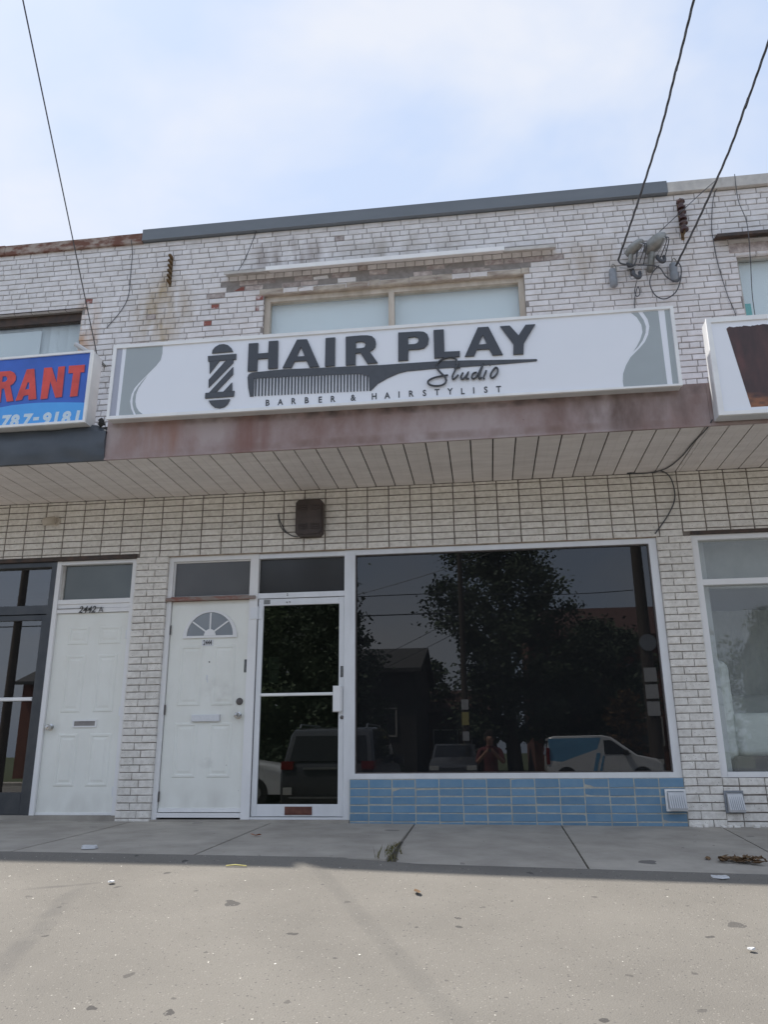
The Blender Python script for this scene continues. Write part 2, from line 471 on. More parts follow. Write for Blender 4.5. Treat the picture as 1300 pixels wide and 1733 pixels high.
mat('car_dark', (0.08, 0.084, 0.096), 0.12, (0.07, 0.073, 0.084), 2.0)
mat('car_white', (0.62, 0.63, 0.64), 0.25, (0.58, 0.59, 0.60), 2.0)
mat('car_blue', (0.13, 0.32, 0.50), 0.25, (0.11, 0.28, 0.45), 2.0)
mat('car_glass', (0.012, 0.013, 0.015), 0.05, (0.014, 0.015, 0.018), 2.0, spec=0.6)
mat('tyre', (0.02, 0.02, 0.02), 0.85, (0.03, 0.03, 0.03), 12.0)
mat('rim', (0.42, 0.43, 0.44), 0.3, (0.34, 0.35, 0.36), 12.0, metallic=0.7)
mat('tail_red', (0.22, 0.012, 0.014), 0.15, (0.17, 0.01, 0.012), 12.0)
mat('lamp_clear', (0.60, 0.60, 0.58), 0.12, (0.50, 0.50, 0.48), 12.0)
mat('skin', (0.42, 0.24, 0.17), 0.6, (0.37, 0.20, 0.14), 9.0)
mat('cloth_red', (0.16, 0.045, 0.05), 0.9, (0.12, 0.035, 0.04), 9.0)
mat('cloth_dark', (0.025, 0.026, 0.03), 0.9, (0.035, 0.036, 0.04), 9.0)
mat('hair_dark', (0.03, 0.022, 0.018), 0.7, (0.05, 0.035, 0.026), 30.0)
mat('grass', (0.06, 0.085, 0.03), 0.95, (0.09, 0.095, 0.045), 2.0)
glass('glass_shop', (0.22, 0.23, 0.24), 1.0, ior=1.66, film_or_sheen=((0.34, 0.36, 0.38), 0.034))  # pale grey coat painted in to strengthen the street reflections
glass('glass_left', (0.5, 0.52, 0.54), 1.0, ior=1.95, film_or_sheen=((0.3, 0.31, 0.32), 0.02))
glass('glass_right', (0.95, 0.965, 0.96), 1.0, ior=1.5, film_or_sheen=((0.70, 0.73, 0.73), 0.10))  # pale dust coat, also painted in place of reflected sky
glass('glass_door', (0.34, 0.38, 0.33), 1.0, ior=1.75, film_or_sheen=((0.24, 0.28, 0.21), 0.025))  # green cast painted in for the tree leaves reflected in the door
glass('glass_clear', (0.94, 0.96, 0.965), 1.0, film_or_sheen=((0.5, 0.52, 0.53), 0.03))
glass('glass_upper', (0.955, 0.975, 0.98), 1.0, film_or_sheen=((0.5, 0.54, 0.55), 0.03))
glass('glass_transom', (0.25, 0.25, 0.25), 0.6, 0.12, film_or_sheen=((0.17, 0.17, 0.172), 0.75))
glass('glass_transom_dark', (0.25, 0.25, 0.25), 0.6, 0.12, film_or_sheen=((0.085, 0.085, 0.087), 0.7))
glass('glass_grey', (0.45, 0.47, 0.48), 1.0, 0.02, film_or_sheen=((0.26, 0.29, 0.28), 0.45))
glass('glass_fan', (0.5, 0.52, 0.54), 1.0, 0.08, film_or_sheen=((0.36, 0.39, 0.42), 0.75))

# ------------------------------------------------------------------ mesh helpers
class MB:
    def __init__(self):
        self.v, self.f = [], []

    def add(self, vs_, fs):
        o = len(self.v)
        self.v += [tuple(p) for p in vs_]
        self.f += [tuple(i + o for i in f) for f in fs]
        return self

    def box(self, x0, x1, y0, y1, z0, z1):
        vs_ = [(x0, y0, z0), (x1, y0, z0), (x1, y1, z0), (x0, y1, z0), (x0, y0, z1), (x1, y0, z1), (x1, y1, z1), (x0, y1, z1)]
        return self.add(vs_, [(0, 3, 2, 1), (4, 5, 6, 7), (0, 1, 5, 4), (1, 2, 6, 5), (2, 3, 7, 6), (3, 0, 4, 7)])

    def cbox(self, x0, x1, y0, y1, z0, z1, c=0.004):
        """box with its front (low y) edges chamfered"""
        c = min(c, (x1 - x0) / 3, (z1 - z0) / 3, (y1 - y0) / 2)
        vs_ = [(x0 + c, y0, z0 + c), (x1 - c, y0, z0 + c), (x1 - c, y0, z1 - c), (x0 + c, y0, z1 - c),
               (x0, y0 + c, z0), (x1, y0 + c, z0), (x1, y0 + c, z1), (x0, y0 + c, z1),
               (x0, y1, z0), (x1, y1, z0), (x1, y1, z1), (x0, y1, z1)]
        return self.add(vs_, [(0, 1, 2, 3), (0, 4, 5, 1), (1, 5, 6, 2), (2, 6, 7, 3), (3, 7, 4, 0),
                              (4, 8, 9, 5), (5, 9, 10, 6), (6, 10, 11, 7), (7, 11, 8, 4), (8, 11, 10, 9)])

    def prism(self, poly, y0, y1, hole=None, axis='y'):
        """polygon in x,z extruded from y0 (front) to y1"""
        loops = [[Vector((a, b, 0)) for a, b in poly]]
        if hole:
            loops.append([Vector((a, b, 0)) for a, b in hole])
        pts = [p for lp in loops for p in lp]
        tris = tessellate_polygon(loops)
        n = len(pts)
        vs_ = [(p.x, y0, p.y) for p in pts] + [(p.x, y1, p.y) for p in pts]
        fs = []
        for t in tris:
            a, b, c = (pts[i] for i in t)
            ccw = (b.x - a.x) * (c.y - a.y) - (b.y - a.y) * (c.x - a.x) > 0
            tf = t if ccw else t[::-1]
            fs.append(tuple(tf))
            fs.append(tuple(i + n for i in tf[::-1]))
        o = 0
        for k, lp in enumerate(loops):
            m_ = len(lp)
            area = sum(lp[i].x * lp[(i + 1) % m_].y - lp[(i + 1) % m_].x * lp[i].y for i in range(m_))
            fwd = (area > 0) == (k == 0)
            for i in range(m_):
                a, b = o + i, o + (i + 1) % m_
                fs.append((b, a, a + n, b + n) if fwd else (a, b, b + n, a + n))
            o += m_
        return self.add(vs_, fs)

    def tube(self, pts, r, n=6, closed=False):
        pts = [Vector(p) for p in pts]
        m_ = len(pts)
        rr = r if isinstance(r, (list, tuple)) else [r] * m_
        up = Vector((0.13, 0.21, 0.97))
        vs_, fs = [], []
        for i, p in enumerate(pts):
            t = (pts[min(i + 1, m_ - 1)] - pts[max(i - 1, 0)]).normalized()
            u = t.cross(up)
            if u.length < 1e-3:
                u = t.cross(Vector((1, 0, 0)))
            u.normalize()
            w = t.cross(u)
            for k in range(n):
                a = 2 * math.pi * k / n
                vs_.append(p + (u * math.cos(a) + w * math.sin(a)) * rr[i])
        for i in range(m_ - 1):
            for k in range(n):
                a, b = i * n + k, i * n + (k + 1) % n
                fs.append((a, b, b + n, a + n))
        fs.append(tuple(range(n))[::-1])
        fs.append(tuple((m_ - 1) * n + k for k in range(n)))
        return self.add(vs_, fs)

    def cyl(self, p0, p1, r, n=12, r2=None):
        return self.tube([p0, p1], [r, r if r2 is None else r2], n)

    def lathe(self, prof, org, axis='z', n=14):
        """prof: (radius, height) pairs turned about an axis through org"""
        vs_, fs = [], []
        for r, h in prof:
            for k in range(n):
                a = 2 * math.pi * k / n
                c, s = r * math.cos(a), r * math.sin(a)
                p = {'z': (c, s, h), 'y': (c, -h, s), 'x': (h, c, s)}[axis]
                vs_.append(tuple(org[i] + p[i] for i in range(3)))
        m_ = len(prof)
        for i in range(m_ - 1):
            for k in range(n):
                a, b = i * n + k, i * n + (k + 1) % n
                fs.append((a, b, b + n, a + n))
        fs.append(tuple(range(n))[::-1])
        fs.append(tuple((m_ - 1) * n + k for k in range(n)))
        return self.add(vs_, fs)

    def mesh(self, name, smooth=False):
        me = bpy.data.meshes.new(name)
        me.from_pydata(self.v, [], self.f)
        me.update()
        bm = bmesh.new()
        bm.from_mesh(me)
        bmesh.ops.recalc_face_normals(bm, faces=bm.faces)
        bm.to_mesh(me)
        bm.free()
        if smooth:
            for p in me.polygons:
                p.use_smooth = True
            try:
                me.set_sharp_from_angle(angle=math.radians(40))
            except Exception:
                pass
        return me

    def build(self, name, material, parent=None, smooth=False, loc=None):
        return obj(name, self.mesh(name, smooth), material, parent, loc)


def world_of(o):
    """all transforms here are plain until placed, so walk up by hand (no depsgraph needed)"""
    m_ = o.matrix_parent_inverse @ o.matrix_basis if o.parent else o.matrix_basis.copy()
    return world_of(o.parent) @ m_ if o.parent else m_


def obj(name, me, material, parent=None, loc=None):
    o = bpy.data.objects.new(name, me)
    if material is not None and me is not None and not me.materials:
        me.materials.append(MATS[material])
    C.objects.link(o)
    if loc is not None:
        o.location = loc
    if parent is not None:
        o.parent = parent
        if not parent.get('_local') and not (parent.parent and parent.parent.get('_local')):
            o.matrix_parent_inverse = world_of(parent).inverted()
    return o


def tag(o, label=None, cat=None, group=None, kind=None):
    if label: o['label'] = label
    if cat: o['category'] = cat
    if group: o['group'] = group
    if kind: o['kind'] = kind
    return o


def thing(name, label, cat, loc=(0, 0, 0), group=None, local=False, rotz=0.0):
    o = bpy.data.objects.new(name, None)
    o.empty_display_size = 0.2
    C.objects.link(o)
    o.location = loc
    o.rotation_euler = (0, 0, rotz)
    if local:
        o['_local'] = 1
    return tag(o, label, cat, group)


def copy_tree(o, parent=None):
    c = o.copy()
    C.objects.link(c)
    if parent is not None:
        c.parent = parent
        c.matrix_parent_inverse = o.matrix_parent_inverse.copy()
    for ch in list(o.children):
        copy_tree(ch, c)
    return c


def text_mesh(s, size, depth, weight=0.0, shear=0.0, wide=1.0):
    """built-in font outline turned upright (x right, z up, facing -y), centred in x on its baseline"""
    cu = bpy.data.curves.new('text', 'FONT')
    cu.body = s
    cu.size = size
    cu.align_x = 'CENTER'
    cu.extrude = depth
    cu.offset = weight
    cu.shear = shear
    cu.resolution_u = 3
    ob = bpy.data.objects.new('text', cu)
    C.objects.link(ob)
    dg = bpy.context.evaluated_depsgraph_get()
    me = bpy.data.meshes.new_from_object(ob.evaluated_get(dg))
    bpy.data.objects.remove(ob)
    bpy.data.curves.remove(cu)
    for v in me.vertices:
        x, y, z = v.co
        v.co = (x * wide, -z, y)
    me.materials.clear()
    return me

FRAME = [(-3.35,4.3),(-3.349,3.54),(1.744,4.275),(1.739,3.52)]
FACE = [(-3.315,4.263),(-3.325,3.572),(1.717,4.25),(1.712,3.537)]
LSTRIP = [(-3.315,4.263),(-3.263,4.264),(-3.266,3.574),(-3.325,3.572)]
LGREY = [(-3.224,4.262),(-2.868,4.26),(-2.866,4.181),(-2.877,4.116),(-2.914,4.061),(-2.971,4.0),(-3.021,3.946),(-3.071,3.892),(-3.108,3.844),(-3.132,3.782),(-3.139,3.712),(-3.123,3.64),(-3.09,3.572),(-3.235,3.573)]
LSLIVER = [(-2.995,3.961),(-3.033,3.901),(-3.069,3.842),(-3.088,3.779),(-3.089,3.708),(-3.074,3.651),(-3.046,3.607),(-3.003,3.573),(-3.07,3.572),(-3.096,3.624),(-3.114,3.682),(-3.117,3.738),(-3.107,3.802),(-3.078,3.852),(-3.044,3.901)]
RGREY = [(1.488,4.243),(1.523,4.169),(1.531,4.098),(1.512,4.02),(1.478,3.953),(1.427,3.896),(1.344,3.816),(1.299,3.742),(1.269,3.667),(1.26,3.6),(1.262,3.546),(1.618,3.54),(1.618,4.243)]
RSLIVER = [(1.39,4.243),(1.434,4.195),(1.465,4.121),(1.468,4.05),(1.443,3.982),(1.406,3.915),(1.371,3.866),(1.418,3.911),(1.46,3.967),(1.492,4.039),(1.501,4.1),(1.489,4.163),(1.451,4.243)]
RSTRIP = [(1.671,4.245),(1.714,4.247),(1.709,3.537),(1.662,3.539)]
POLE = [[(-2.38,4.14),(-2.377,4.172),(-2.353,4.203),(-2.314,4.225),(-2.273,4.227),(-2.232,4.213),(-2.197,4.179),(-2.179,4.142)],[(-2.418,4.114),(-2.147,4.117),(-2.147,4.06),(-2.412,4.059)],[(-2.398,4.056),(-2.304,4.058),(-2.39,3.935)],[(-2.24,4.058),(-2.173,4.059),(-2.172,4.029),(-2.392,3.794),(-2.396,3.872)],[(-2.171,3.986),(-2.168,3.912),(-2.318,3.745),(-2.384,3.744)],[(-2.173,3.83),(-2.168,3.741),(-2.251,3.742)],[(-2.42,3.742),(-2.146,3.744),(-2.15,3.69),(-2.42,3.688)],[(-2.385,3.664),(-2.184,3.664),(-2.202,3.62),(-2.233,3.591),(-2.278,3.582),(-2.325,3.593),(-2.36,3.623)]]
LETTERS = [('H',[(-2.032,4.211),(-1.942,4.21),(-1.943,4.101),(-1.844,4.102),(-1.843,4.219),(-1.754,4.219),(-1.75,3.94),(-1.84,3.94),(-1.842,4.048),(-1.941,4.047),(-1.942,3.928),(-2.031,3.93)],[]),('A',[(-1.578,4.214),(-1.484,4.211),(-1.367,3.927),(-1.457,3.928),(-1.486,3.997),(-1.595,3.997),(-1.623,3.936),(-1.705,3.939)],[(-1.54,4.138),(-1.503,4.042),(-1.576,4.042)]),('I',[(-1.312,4.208),(-1.223,4.209),(-1.223,3.925),(-1.314,3.925)],[]),('R',[(-1.126,4.207),(-0.983,4.209),(-0.929,4.205),(-0.886,4.194),(-0.858,4.161),(-0.849,4.119),(-0.856,4.084),(-0.875,4.059),(-0.908,4.043),(-0.836,3.924),(-0.929,3.922),(-0.993,4.036),(-1.034,4.035),(-1.036,3.921),(-1.124,3.922)],[(-1.031,4.146),(-0.983,4.148),(-0.956,4.139),(-0.943,4.112),(-0.956,4.086),(-0.983,4.081),(-1.033,4.081)]),('P',[(-0.647,4.21),(-0.463,4.207),(-0.418,4.199),(-0.386,4.173),(-0.373,4.127),(-0.383,4.073),(-0.416,4.038),(-0.467,4.03),(-0.558,4.032),(-0.562,3.93),(-0.651,3.928)],[(-0.558,4.154),(-0.499,4.157),(-0.474,4.147),(-0.464,4.119),(-0.475,4.093),(-0.5,4.084),(-0.559,4.084)]),('L',[(-0.33,4.209),(-0.238,4.209),(-0.239,3.986),(-0.102,3.983),(-0.106,3.93),(-0.33,3.932)],[]),('A',[(0.064,4.203),(0.157,4.202),(0.269,3.919),(0.179,3.92),(0.154,3.984),(0.047,3.985),(0.021,3.926),(-0.062,3.926)],[(0.105,4.126),(0.134,4.033),(0.062,4.033)]),('Y',[(0.259,4.198),(0.343,4.198),(0.415,4.095),(0.481,4.194),(0.566,4.193),(0.456,4.016),(0.446,3.912),(0.358,3.915),(0.366,4.015)],[])]
COMB = [(-2.031,3.871),(-2.023,3.898),(-1.994,3.916),(-1.861,3.921),(-1.697,3.927),(-1.37,3.917),(-1.047,3.91),(-0.834,3.905),(-0.834,3.903),(-0.606,3.903),(-0.323,3.902),(-0.044,3.891),(0.287,3.871),(0.556,3.857),(0.562,3.846),(0.553,3.838),(0.285,3.832),(-0.047,3.83),(-0.325,3.832),(-0.573,3.825),(-0.652,3.809),(-0.744,3.772),(-0.835,3.723),(-0.898,3.66),(-0.912,3.661),(-0.917,3.802),(-0.945,3.812),(-0.983,3.827),(-1.025,3.834),(-1.695,3.853),(-1.914,3.857),(-1.967,3.857),(-1.967,3.679),(-2.0,3.678),(-2.021,3.771)]
TEETH = [[(-1.961,3.865),(-1.943,3.863),(-1.944,3.681),(-1.956,3.681)],[(-1.93,3.864),(-1.913,3.862),(-1.913,3.68),(-1.926,3.681)],[(-1.9,3.863),(-1.882,3.861),(-1.883,3.679),(-1.895,3.68)],[(-1.869,3.862),(-1.852,3.861),(-1.853,3.679),(-1.865,3.68)],[(-1.839,3.861),(-1.821,3.86),(-1.822,3.678),(-1.834,3.679)],[(-1.808,3.86),(-1.791,3.859),(-1.792,3.678),(-1.804,3.679)],[(-1.778,3.859),(-1.76,3.858),(-1.762,3.677),(-1.774,3.678)],[(-1.748,3.858),(-1.73,3.857),(-1.731,3.677),(-1.743,3.677)],[(-1.717,3.857),(-1.7,3.856),(-1.701,3.676),(-1.713,3.677)],[(-1.687,3.856),(-1.669,3.855),(-1.671,3.675),(-1.683,3.676)],[(-1.657,3.855),(-1.639,3.854),(-1.641,3.675),(-1.653,3.676)],[(-1.626,3.854),(-1.609,3.853),(-1.61,3.674),(-1.623,3.675)],[(-1.596,3.853),(-1.579,3.852),(-1.58,3.674),(-1.592,3.674)],[(-1.566,3.852),(-1.549,3.851),(-1.55,3.673),(-1.562,3.674)],[(-1.536,3.851),(-1.518,3.85),(-1.52,3.672),(-1.532,3.673)],[(-1.506,3.85),(-1.488,3.849),(-1.49,3.672),(-1.502,3.673)],[(-1.476,3.85),(-1.458,3.848),(-1.46,3.671),(-1.472,3.672)],[(-1.446,3.849),(-1.428,3.847),(-1.43,3.671),(-1.442,3.672)],[(-1.416,3.848),(-1.398,3.846),(-1.4,3.67),(-1.412,3.671)],[(-1.386,3.847),(-1.368,3.845),(-1.37,3.67),(-1.382,3.67)],[(-1.356,3.846),(-1.338,3.845),(-1.341,3.669),(-1.353,3.67)],[(-1.326,3.845),(-1.309,3.844),(-1.311,3.668),(-1.323,3.669)],[(-1.296,3.844),(-1.279,3.843),(-1.281,3.668),(-1.293,3.669)],[(-1.266,3.843),(-1.249,3.842),(-1.251,3.667),(-1.263,3.668)],[(-1.236,3.842),(-1.219,3.841),(-1.222,3.667),(-1.233,3.668)],[(-1.206,3.841),(-1.189,3.84),(-1.192,3.666),(-1.204,3.667)],[(-1.177,3.84),(-1.16,3.839),(-1.162,3.666),(-1.174,3.666)],[(-1.147,3.839),(-1.13,3.838),(-1.133,3.665),(-1.144,3.666)],[(-1.117,3.838),(-1.1,3.837),(-1.103,3.664),(-1.115,3.665)],[(-1.088,3.837),(-1.071,3.836),(-1.073,3.664),(-1.085,3.665)],[(-1.058,3.837),(-1.041,3.835),(-1.044,3.663),(-1.056,3.664)],[(-1.029,3.836),(-1.011,3.834),(-1.014,3.663),(-1.026,3.664)],[(-0.999,3.835),(-0.982,3.833),(-0.985,3.662),(-0.997,3.663)],[(-0.969,3.827),(-0.952,3.826),(-0.955,3.662),(-0.967,3.662)],[(-0.94,3.82),(-0.923,3.819),(-0.926,3.661),(-0.938,3.662)]]
STUDIO = [[(-0.135,3.854),(-0.134,3.888),(-0.149,3.914),(-0.188,3.926),(-0.233,3.921),(-0.278,3.902),(-0.31,3.867),(-0.307,3.827),(-0.282,3.788),(-0.249,3.749),(-0.233,3.711),(-0.243,3.681),(-0.274,3.662),(-0.33,3.66),(-0.376,3.674),(-0.394,3.7),(-0.375,3.723),(-0.328,3.742),(-0.272,3.75),(-0.214,3.756)],[(-0.121,3.872),(-0.15,3.803),(-0.174,3.749),(-0.173,3.712),(-0.148,3.727),(-0.125,3.752)],[(-0.16,3.816),(-0.105,3.822)],[(-0.084,3.771),(-0.104,3.728),(-0.09,3.706),(-0.061,3.732),(-0.035,3.775),(-0.055,3.728),(-0.049,3.706),(-0.034,3.711)],[(0.037,3.762),(0.006,3.757),(-0.009,3.721),(0.006,3.704),(0.04,3.735),(0.096,3.844),(0.055,3.726),(0.058,3.699),(0.077,3.713)],[(0.119,3.777),(0.092,3.709),(0.102,3.695)],[(0.148,3.825),(0.153,3.832)],[(0.189,3.79),(0.159,3.746),(0.155,3.707),(0.177,3.703),(0.212,3.745),(0.217,3.782),(0.2,3.798),(0.181,3.776)]]
SUB = [('B',-1.837,3.613),('A',-1.718,3.612),('R',-1.599,3.613),('B',-1.479,3.613),('E',-1.356,3.61),('R',-1.242,3.609),('&',-1.059,3.609),('H',-0.87,3.609),('A',-0.754,3.609),('I',-0.65,3.611),('R',-0.545,3.612),('S',-0.426,3.61),('T',-0.315,3.61),('Y',-0.202,3.61),('L',-0.094,3.604),('I',0.002,3.605),('S',0.106,3.604),('T',0.216,3.601)]
L_FRAME = [(-3.546,4.264),(-3.555,3.527),(-4.495,4.253),(-4.389,3.521)]
L_FACE = [(-3.574,4.242),(-3.578,3.549),(-4.491,4.226),(-4.393,3.546)]
L_CURVE = [(-4.42,3.736),(-4.302,3.751),(-4.172,3.757),(-4.043,3.758),(-3.923,3.753),(-3.773,3.744),(-3.588,3.728)]
L_LET = [('R',[(-4.536,4.111),(-4.372,4.111),(-4.33,4.089),(-4.308,4.054),(-4.305,4.012),(-4.323,3.977),(-4.352,3.955),(-4.298,3.794),(-4.365,3.79),(-4.41,3.931),(-4.436,3.93),(-4.43,3.791),(-4.514,3.793)],[(-4.444,4.059),(-4.411,4.059),(-4.393,4.039),(-4.392,4.018),(-4.407,4.001),(-4.441,3.999)]),('A',[(-4.205,4.115),(-4.129,4.116),(-4.068,3.799),(-4.147,3.794),(-4.154,3.846),(-4.201,3.841),(-4.213,3.799),(-4.277,3.793)],[(-4.179,3.977),(-4.161,3.976),(-4.154,3.908),(-4.195,3.902)]),('N',[(-4.03,4.117),(-3.952,4.117),(-3.885,3.951),(-3.887,4.117),(-3.82,4.12),(-3.815,3.802),(-3.879,3.798),(-3.949,3.971),(-3.958,3.796),(-4.027,3.791)],[]),('T',[(-3.781,4.12),(-3.621,4.12),(-3.621,4.043),(-3.657,4.043),(-3.661,3.801),(-3.735,3.796),(-3.73,4.042),(-3.778,4.041)],[])]
L_DIG = [('7',-4.355,3.599),('8',-4.261,3.603),('7',-4.14,3.608),('-',-4.049,3.594),('9',-3.943,3.613),('1',-3.851,3.614),('8',-3.751,3.615),('1',-3.643,3.616)]
R_FRAME = [(1.983,4.105),(1.977,3.213),(2.486,4.096),(2.357,3.207)]
R_FACE = [(2.019,4.063),(2.024,3.245),(2.481,4.066),(2.36,3.226)]
R_PHOTO = [(2.141,4.013),(2.197,4.014),(2.209,3.999),(2.241,4.017),(2.268,3.998),(2.306,4.008),(2.34,3.995),(2.385,4.005),(2.426,3.981),(2.469,3.981),(2.366,3.267),(2.24,3.273)]
# ------------------------------------------------------------------ ground
LOT_EDGE = [(-9.0, 0.008), (-3.5, -0.044), (-1.2, -0.068), (-0.2, -0.098), (1.6, -0.138), (3.2, -0.170), (8.0, -0.265)]

def ground_z(x, y):
    """sidewalk falls away from the wall, the lot then slopes down to the street"""
    xc = max(-9.0, min(8.0, x))
    zb = -0.010 - 0.006 * xc
    if y >= -2.0:
        # the slabs left of the weedy joint have heaved a little
        zf = -0.050 - 0.009 * (xc + 0.7) if xc < -0.70 else -0.078 - 0.020 * (xc + 0.7)
        t = max(0.0, min(1.0, -y / 2.0))
        return zb + (zf - zb) * t
    zs = LOT_EDGE[-1][1]
    for (xa, za), (xb, zb2) in zip(LOT_EDGE[:-1], LOT_EDGE[1:]):
        if xa <= xc <= xb:
            zs = za + (zb2 - za) * (xc - xa) / (xb - xa)
            break
    if y <= -7.6:
        return -0.75
    t = (-2.0 - y) / 5.6
    return zs + (-0.75 - zs) * t


def ground_sheet():
    xs = [-220, -120, -60, -30, -16] + [-9 + 0.5 * i for i in range(35)] + [14, 28, 60, 120, 220]
    ys = [-1.93, -2.0, -2.15, -2.3, -2.5] + [-2.75 - 0.4 * i for i in range(12)] + [-7.6, -8.5, -10, -14, -20, -30, -50, -90, -160, -260]
    ys = sorted(set(ys), reverse=True)
    vs_, fs = [], []
    for y in ys:
        for x in xs:
            z = ground_z(x, y)
            if y > -2.0:
                z = ground_z(x, -2.01) - 0.03
            elif -7.5 < y < -2.2 and -9 < x < 8:
                z += 0.008 * noise.noise(Vector((x * 0.6, y * 0.6, 0)))
            vs_.append((x, y, z))
    w = len(xs)
    for j in range(len(ys) - 1):
        for i in range(w - 1):
            a = j * w + i
            fs.append((a, a + 1, a + w + 1, a + w))
    m = MB().add(vs_, fs)
    o = m.build('parking_lot', 'asphalt', smooth=True)
    return tag(o, kind='structure')

lot = ground_sheet()
base = MB()
base.box(-220, 220, -1.9, 260, -1.2, -0.22)
tag(base.build('ground', 'joint_dirt'), kind='structure')
lawn = MB().box(-220, 220, -250, -28.2, -0.9, -0.70).build('lawn', 'grass')
tag(lawn, kind='structure')
far_walk = MB().box(-220, 220, -28.15, -26.6, -0.9, -0.64).build('far_pavement', 'concrete')
tag(far_walk, kind='structure')

# sidewalk: one slab after another between dirty joints
bed = MB()
xs = [-9 + 0.5 * i for i in range(35)]
vs_ = []
for x in xs:
    vs_ += [(x, 0.06, ground_z(x, 0) - 0.02), (x, -1.985, ground_z(x, -2) - 0.022)]
bed.add(vs_, [(2 * i, 2 * i + 1, 2 * i + 3, 2 * i + 2) for i in range(len(xs) - 1)])
walk = tag(bed.build('sidewalk', 'joint_dirt'), kind='structure')
joints = [-8.62, -7.3, -5.98, -4.67, -3.35, -2.02, -0.70, 0.59, 1.93, 3.25, 4.57, 5.9, 7.2]
for i in range(len(joints) - 1):
    g = 0.007
    a, b = joints[i] + g, joints[i + 1] - g
    m = MB()
    vs_, fs = [], []
    nx, ny = 6, 7
    yb, yf = 0.05, -2.0
    sk = {6: 0.02}.get(i, 0.0)
    for j in range(ny + 1):
        for k in range(nx + 1):
            y = yb + (yf - yb) * j / ny
            x = a + (b - a) * k / nx + (random.uniform(-1, 1) * 0.006 if j == ny and 0 < k < nx else 0)
            edge = 0.004 if (j in (0, ny) or k in (0, nx)) else 0.0
            yy = y + (random.uniform(-0.014, 0.006) if j == ny else 0)
            vs_.append((x, yy, ground_z(x + (0.012 if k == 0 else -0.012 if k == nx else 0), max(-2.0, min(0, y))) - edge + 0.003 * noise.noise(Vector((x * 1.3, y * 1.3, 3)))))
    w = nx + 1
    for j in range(ny):
        for k in range(nx):
            p = j * w + k
            fs.append((p, p + 1, p + w + 1, p + w))
    n0 = len(vs_)
    rim = [k for k in range(w)] + [j * w + nx for j in range(1, ny + 1)] + [ny * w + k for k in range(nx - 1, -1, -1)] + [j * w for j in range(ny - 1, 0, -1)]
    for p in rim:
        q = vs_[p]
        vs_.append((q[0], q[1], q[2] - 0.05))
    for t in range(len(rim)):
        u = (t + 1) % len(rim)
        fs.append((rim[t], n0 + t, n0 + u, rim[u]))
    m.add(vs_, fs).build('slab', 'concrete', walk)

# ------------------------------------------------------------------ the row of shop units
XL, XR = -3.55, 2.0
FARL, FARR = -8.6, 7.2
ROOF = 6.40
Y_SOF = 3.20
left = thing('shop_building', 'white brick shop unit with dark grey tarp over its fascia and door 2442A', 'building', (-6.0, 0, 0), 'row of painted brick shop units')
mid = thing('shop_building', 'white brick shop unit with brown fascia, dark display window and blue tiled base', 'building', (-0.8, 0, 0), 'row of painted brick shop units')
right = thing('shop_building', 'white brick shop unit at right with pale brick base and armchair behind its window', 'building', (4.6, 0, 0), 'row of painted brick shop units')

BR_L, BR_H, PITCH_X, PITCH_Z = 0.2055, 0.0605, 0.2135, 0.0688

def brick_mesh(name, w, h, y0, y1, seed, matname, jit=0.0016):
    r = random.Random(seed)
    m = MB().cbox(-w / 2, w / 2, y0, y1, -h / 2, h / 2, 0.0045)
    m.v = [(x + r.uniform(-jit, jit), y + (r.uniform(-jit, jit) if y < y1 - 1e-4 else 0), z + r.uniform(-jit, jit)) for x, y, z in m.v]
    me = m.mesh(name)
    me.materials.append(MATS[matname])
    return me

BRICKS = {}

def brick_of(kind, matname):
    """shared meshes: four variants of each size and paint"""
    key = (kind, matname)
    if key not in BRICKS:
        w, h, y0, y1 = {'stretcher': (BR_L, BR_H, -0.009, 0.03), 'header': (0.1, BR_H, -0.009, 0.03),
                        'stacked': (0.2075, 0.0585, -0.010, 0.03),
                        'pier': (0.2075, 0.0615, -0.009, 0.08), 'pier_half': (0.1, 0.0615, -0.009, 0.08),
                        'tile': (0.2075, 0.0635, 0.0018, 0.02)}[kind]
        BRICKS[key] = [brick_mesh('brick', w, h, y0, y1, i * 7 + len(BRICKS), matname) for i in range(4)]
    return BRICKS[key]


